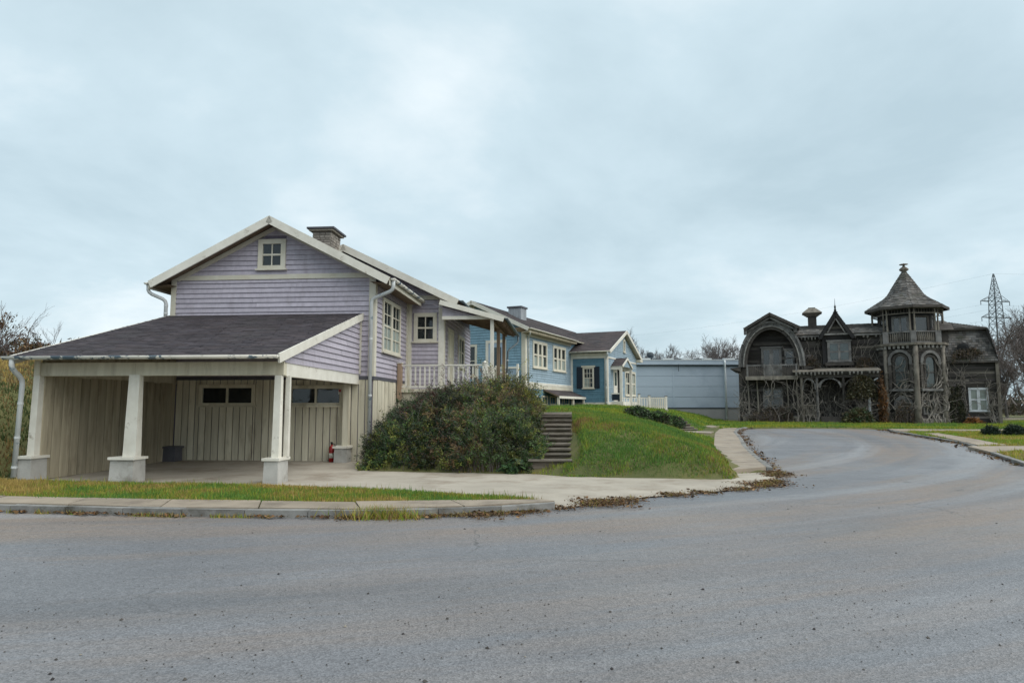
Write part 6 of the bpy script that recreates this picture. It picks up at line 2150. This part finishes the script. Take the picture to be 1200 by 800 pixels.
grass_obj('grass', 'green grass on the rounded mound beside the timber steps', [
    grass_in(MOUND, 1900, (.03, .10), .010, [BRG, YG, GR_, DG, GR_, (.07, .145, .04), DG], 2, -.02, .26),
    grass_in(MOUND2, 260, (.05, .14), .02, [YG, GR_, GR_, DG], 3, .15),
    grass_in([(-4, 17.7), (.4, 17.1), (.4, 23), (-4, 23)], 350, (.05, .15), .012, [BRG, YG, GR_, DG], 8, .1),
    grass_in([(.3, 17.0), (1.6, 16.5), (1.6, 17.3), (.3, 17.5)], 500, (.04, .1), .010, [BRG, YG, GR_], 3, 0)])
grass_obj('grass', 'rough grass on the bank left of the carport', [grass_in([(-30, 15), (-17, 14.6), (-11.45, 15.6), (-11.3, 22), (-14, 33), (-30, 33)], 300, (.05, .14), .02, [(.07, .10, .035), (.08, .12, .035), BRG, (.19, .13, .06), BRG, STRAW], 4, -.4, .3)])
LAWN = [(12.2, 40), (14.2, 41.7), (16, 42.0), (21.5, 41.5), (22, 39.3), (40, 38.9), (52, 46), (48, 60), (36, 52), (33.5, 46.3), (16.6, 52.8), (18, 60), (16.4, 58), (13.5, 47)]
RLAWN = [(14.3, 19), (22, 9.6), (40, 3), (40, 37), (21, 36.6), (19.6, 32.7)]
grass_obj('grass', 'bright grass strip along the foot of the mansion and on the right lawn', [
    grass_in(LAWN, 220, (.05, .14), .02, [YG, YG, GR_, GR_, DG], 5, .12),
    grass_in(RLAWN, 180, (.05, .12), .018, [STRAW, YG, YG, GR_, GR_], 6, .1)])

# fallen leaves and dead weeds along the edge of the concrete
def litter(path, n, spread, off, size, pal, name, label, lift=.012, clump=1.0):
    P = along(path, .02)
    i = rng.integers(0, len(P), n)
    den = np.clip(.42 + .7 * wob(P[:, 0], P[:, 1], 1.3, 3) + .5 * wob(P[:, 0], P[:, 1], 5, 1), .04, 1)
    k = rng.random(n) < den[i]
    i = i[k]
    d = np.gradient(P, axis=0)
    nrm = np.stack([-d[:, 1], d[:, 0]], 1)
    nrm /= np.linalg.norm(nrm, axis=1, keepdims=True)
    s = rng.normal(0, 1, len(i)) * spread * (.5 + den[i])
    X = P[i, 0] + nrm[i, 0] * (s + off)
    Y = P[i, 1] + nrm[i, 1] * (s + off)
    z = base_h(X, Y) + .03 + np.abs(rng.normal(0, lift, len(i))) * den[i]
    A = rng.normal(0, 1, (len(i), 3)) * [1, 1, .25]
    A /= np.linalg.norm(A, axis=1, keepdims=True)
    B = np.cross(A, rng.normal(0, 1, (len(i), 3)) * [.5, .5, 1])
    B /= np.linalg.norm(B, axis=1, keepdims=True)
    L_ = size * rng.uniform(.4, 1.2, (len(i), 1)) * (1 + 1.3 * (rng.random((len(i), 1)) < .15))
    pal = np.array(pal)
    C = pal[rng.integers(0, len(pal), len(i))] * rng.uniform(.6, 1.3, (len(i), 1))
    V, Fq = quads_from(np.stack([X, Y, z], 1), A * L_, B * L_ * .5)
    return tag(put(name, np_mesh(name, V, Fq, np.repeat(C, 4, axis=0), M['litter'])), label, kind='stuff')


LP = [(.10, .055, .03), (.17, .09, .04), (.07, .045, .03), (.22, .13, .06), (.13, .10, .05)]
EDGE = [(-2.6, 10.5), (-1.5, 10.6), (.2, 11.0), (.75, 11.3), (2.4, 12.7), (4.5, 13.9), (5.3, 14.65), (6.1, 15.85), (6.75, 17.7), (7.0, 18.8)]
litter(EDGE, 36000, .2, .0, .018, LP, 'leaf_litter', 'brown fallen leaves and dead weeds along the edge of the concrete driveway')
litter(KA[2:7], 2600, .05, -.05, .025, LP, 'leaf_litter', 'thin line of brown leaves in the gutter below the kerb', .015)
litter(KC + [(14.5, 41.8)], 3200, .13, -.12, .035, LP, 'leaf_litter', 'leaf drift along the curved kerb by the mound', .02)
litter(KD, 4200, .2, -.02, .04, LP, 'leaf_litter', 'leaf drift along the kerb of the right lawn', .02)
ew = along(EDGE, .004)
ew = ew[rng.integers(0, len(ew), 5200)] + rng.normal(0, .12, (5200, 2))
ew = ew[(wob(ew[:, 0], ew[:, 1], 1.3, 3) + .7 * wob(ew[:, 0], ew[:, 1], 5, 1)) > .0]
dw_ = blades(ew[:, 0], ew[:, 1], base_h(ew[:, 0], ew[:, 1]) + .02, rng.uniform(.02, .1, len(ew)), np.full(len(ew), .006), np.array([BRG, (.16, .09, .05), STRAW, (.12, .08, .05), YG])[rng.integers(0, 5, len(ew))] * rng.uniform(.5, 1.1, (len(ew), 1)), 1.6)
tag(put('dead_weeds', np_mesh('dead_weeds', *dw_, M['grass'])), 'withered weeds growing where asphalt meets the concrete driveway', kind='stuff')
gx_, gy_ = rng.normal(-1.95, .3, 900), rng.normal(10.47, .09, 900)
tuft = blades(gx_, gy_, np.full(900, .0), rng.uniform(.06, .24, 900), np.full(900, .008), np.array([STRAW, YG, GR_, BRG])[rng.integers(0, 4, 900)] * rng.uniform(.7, 1.3, (900, 1)), 1.0)
tag(put('grass_tuft', np_mesh('grass_tuft', *tuft, M['grass'])), 'tuft of yellow grass growing out over the kerb onto the road', 'grass')
wx_ = rng.uniform(-8, .7, 2400)
wy_ = np.interp(wx_, [p[0] for p in KA], [p[1] for p in KA]) + rng.normal(-.03, .03, 2400)
kk = (wob(wx_, wy_ * 0, 2.2, 2) + .4 * wob(wx_, wy_ * 0, 6, 1)) > .05
weeds = blades(wx_[kk], wy_[kk], np.zeros(kk.sum()), rng.uniform(.02, .1, kk.sum()), np.full(kk.sum(), .007), np.array([STRAW, YG, GR_, BRG])[rng.integers(0, 4, kk.sum())], .8)
tag(put('kerb_weeds', np_mesh('kerb_weeds', *weeds, M['grass'])), 'low weeds sprouting in the joint below the kerb', kind='stuff')
# grit on the asphalt
ng = 1500
gx_ = rng.uniform(-7, 8, ng)
gy_ = np.where(rng.random(ng) < .5, rng.normal(5.2, .6, ng) + gx_ * .09, rng.uniform(2.8, 12, ng))
k = poly_sd(gx_, gy_, ROAD) > .2
gx_, gy_ = gx_[k], gy_[k]
gr = rng.uniform(.003, .009, len(gx_)) * (1 + (rng.random(len(gx_)) < .08))
O6 = np.array([(1, 0, 0), (0, 1, 0), (-1, 0, 0), (0, -1, 0), (0, 0, .7), (0, 0, -.3)])
F8 = np.array([(0, 1, 4), (1, 2, 4), (2, 3, 4), (3, 0, 4)])
ang = rng.uniform(0, 6.28, len(gx_))
V = np.empty((len(gx_), 6, 3))
for q in range(6):
    V[:, q, 0] = gx_ + gr * (O6[q, 0] * np.cos(ang) - O6[q, 1] * np.sin(ang)) * rng.uniform(.7, 1.3, len(gx_))
    V[:, q, 1] = gy_ + gr * (O6[q, 0] * np.sin(ang) + O6[q, 1] * np.cos(ang))
    V[:, q, 2] = .004 + gr * O6[q, 2]
Fc = (np.arange(len(gx_))[:, None, None] * 6 + F8[None]).reshape(-1, 3)
C = np.array([(.05, .045, .04), (.09, .08, .07), (.035, .03, .03), (.28, .25, .2)])[rng.choice(4, len(gx_), p=[.45, .3, .2, .05])]
tag(put('road_grit', np_mesh('road_grit', V.reshape(-1, 3), Fc, np.repeat(C, 6, axis=0), M['gravel'])), 'loose grit and crumbs scattered on the asphalt', kind='stuff')
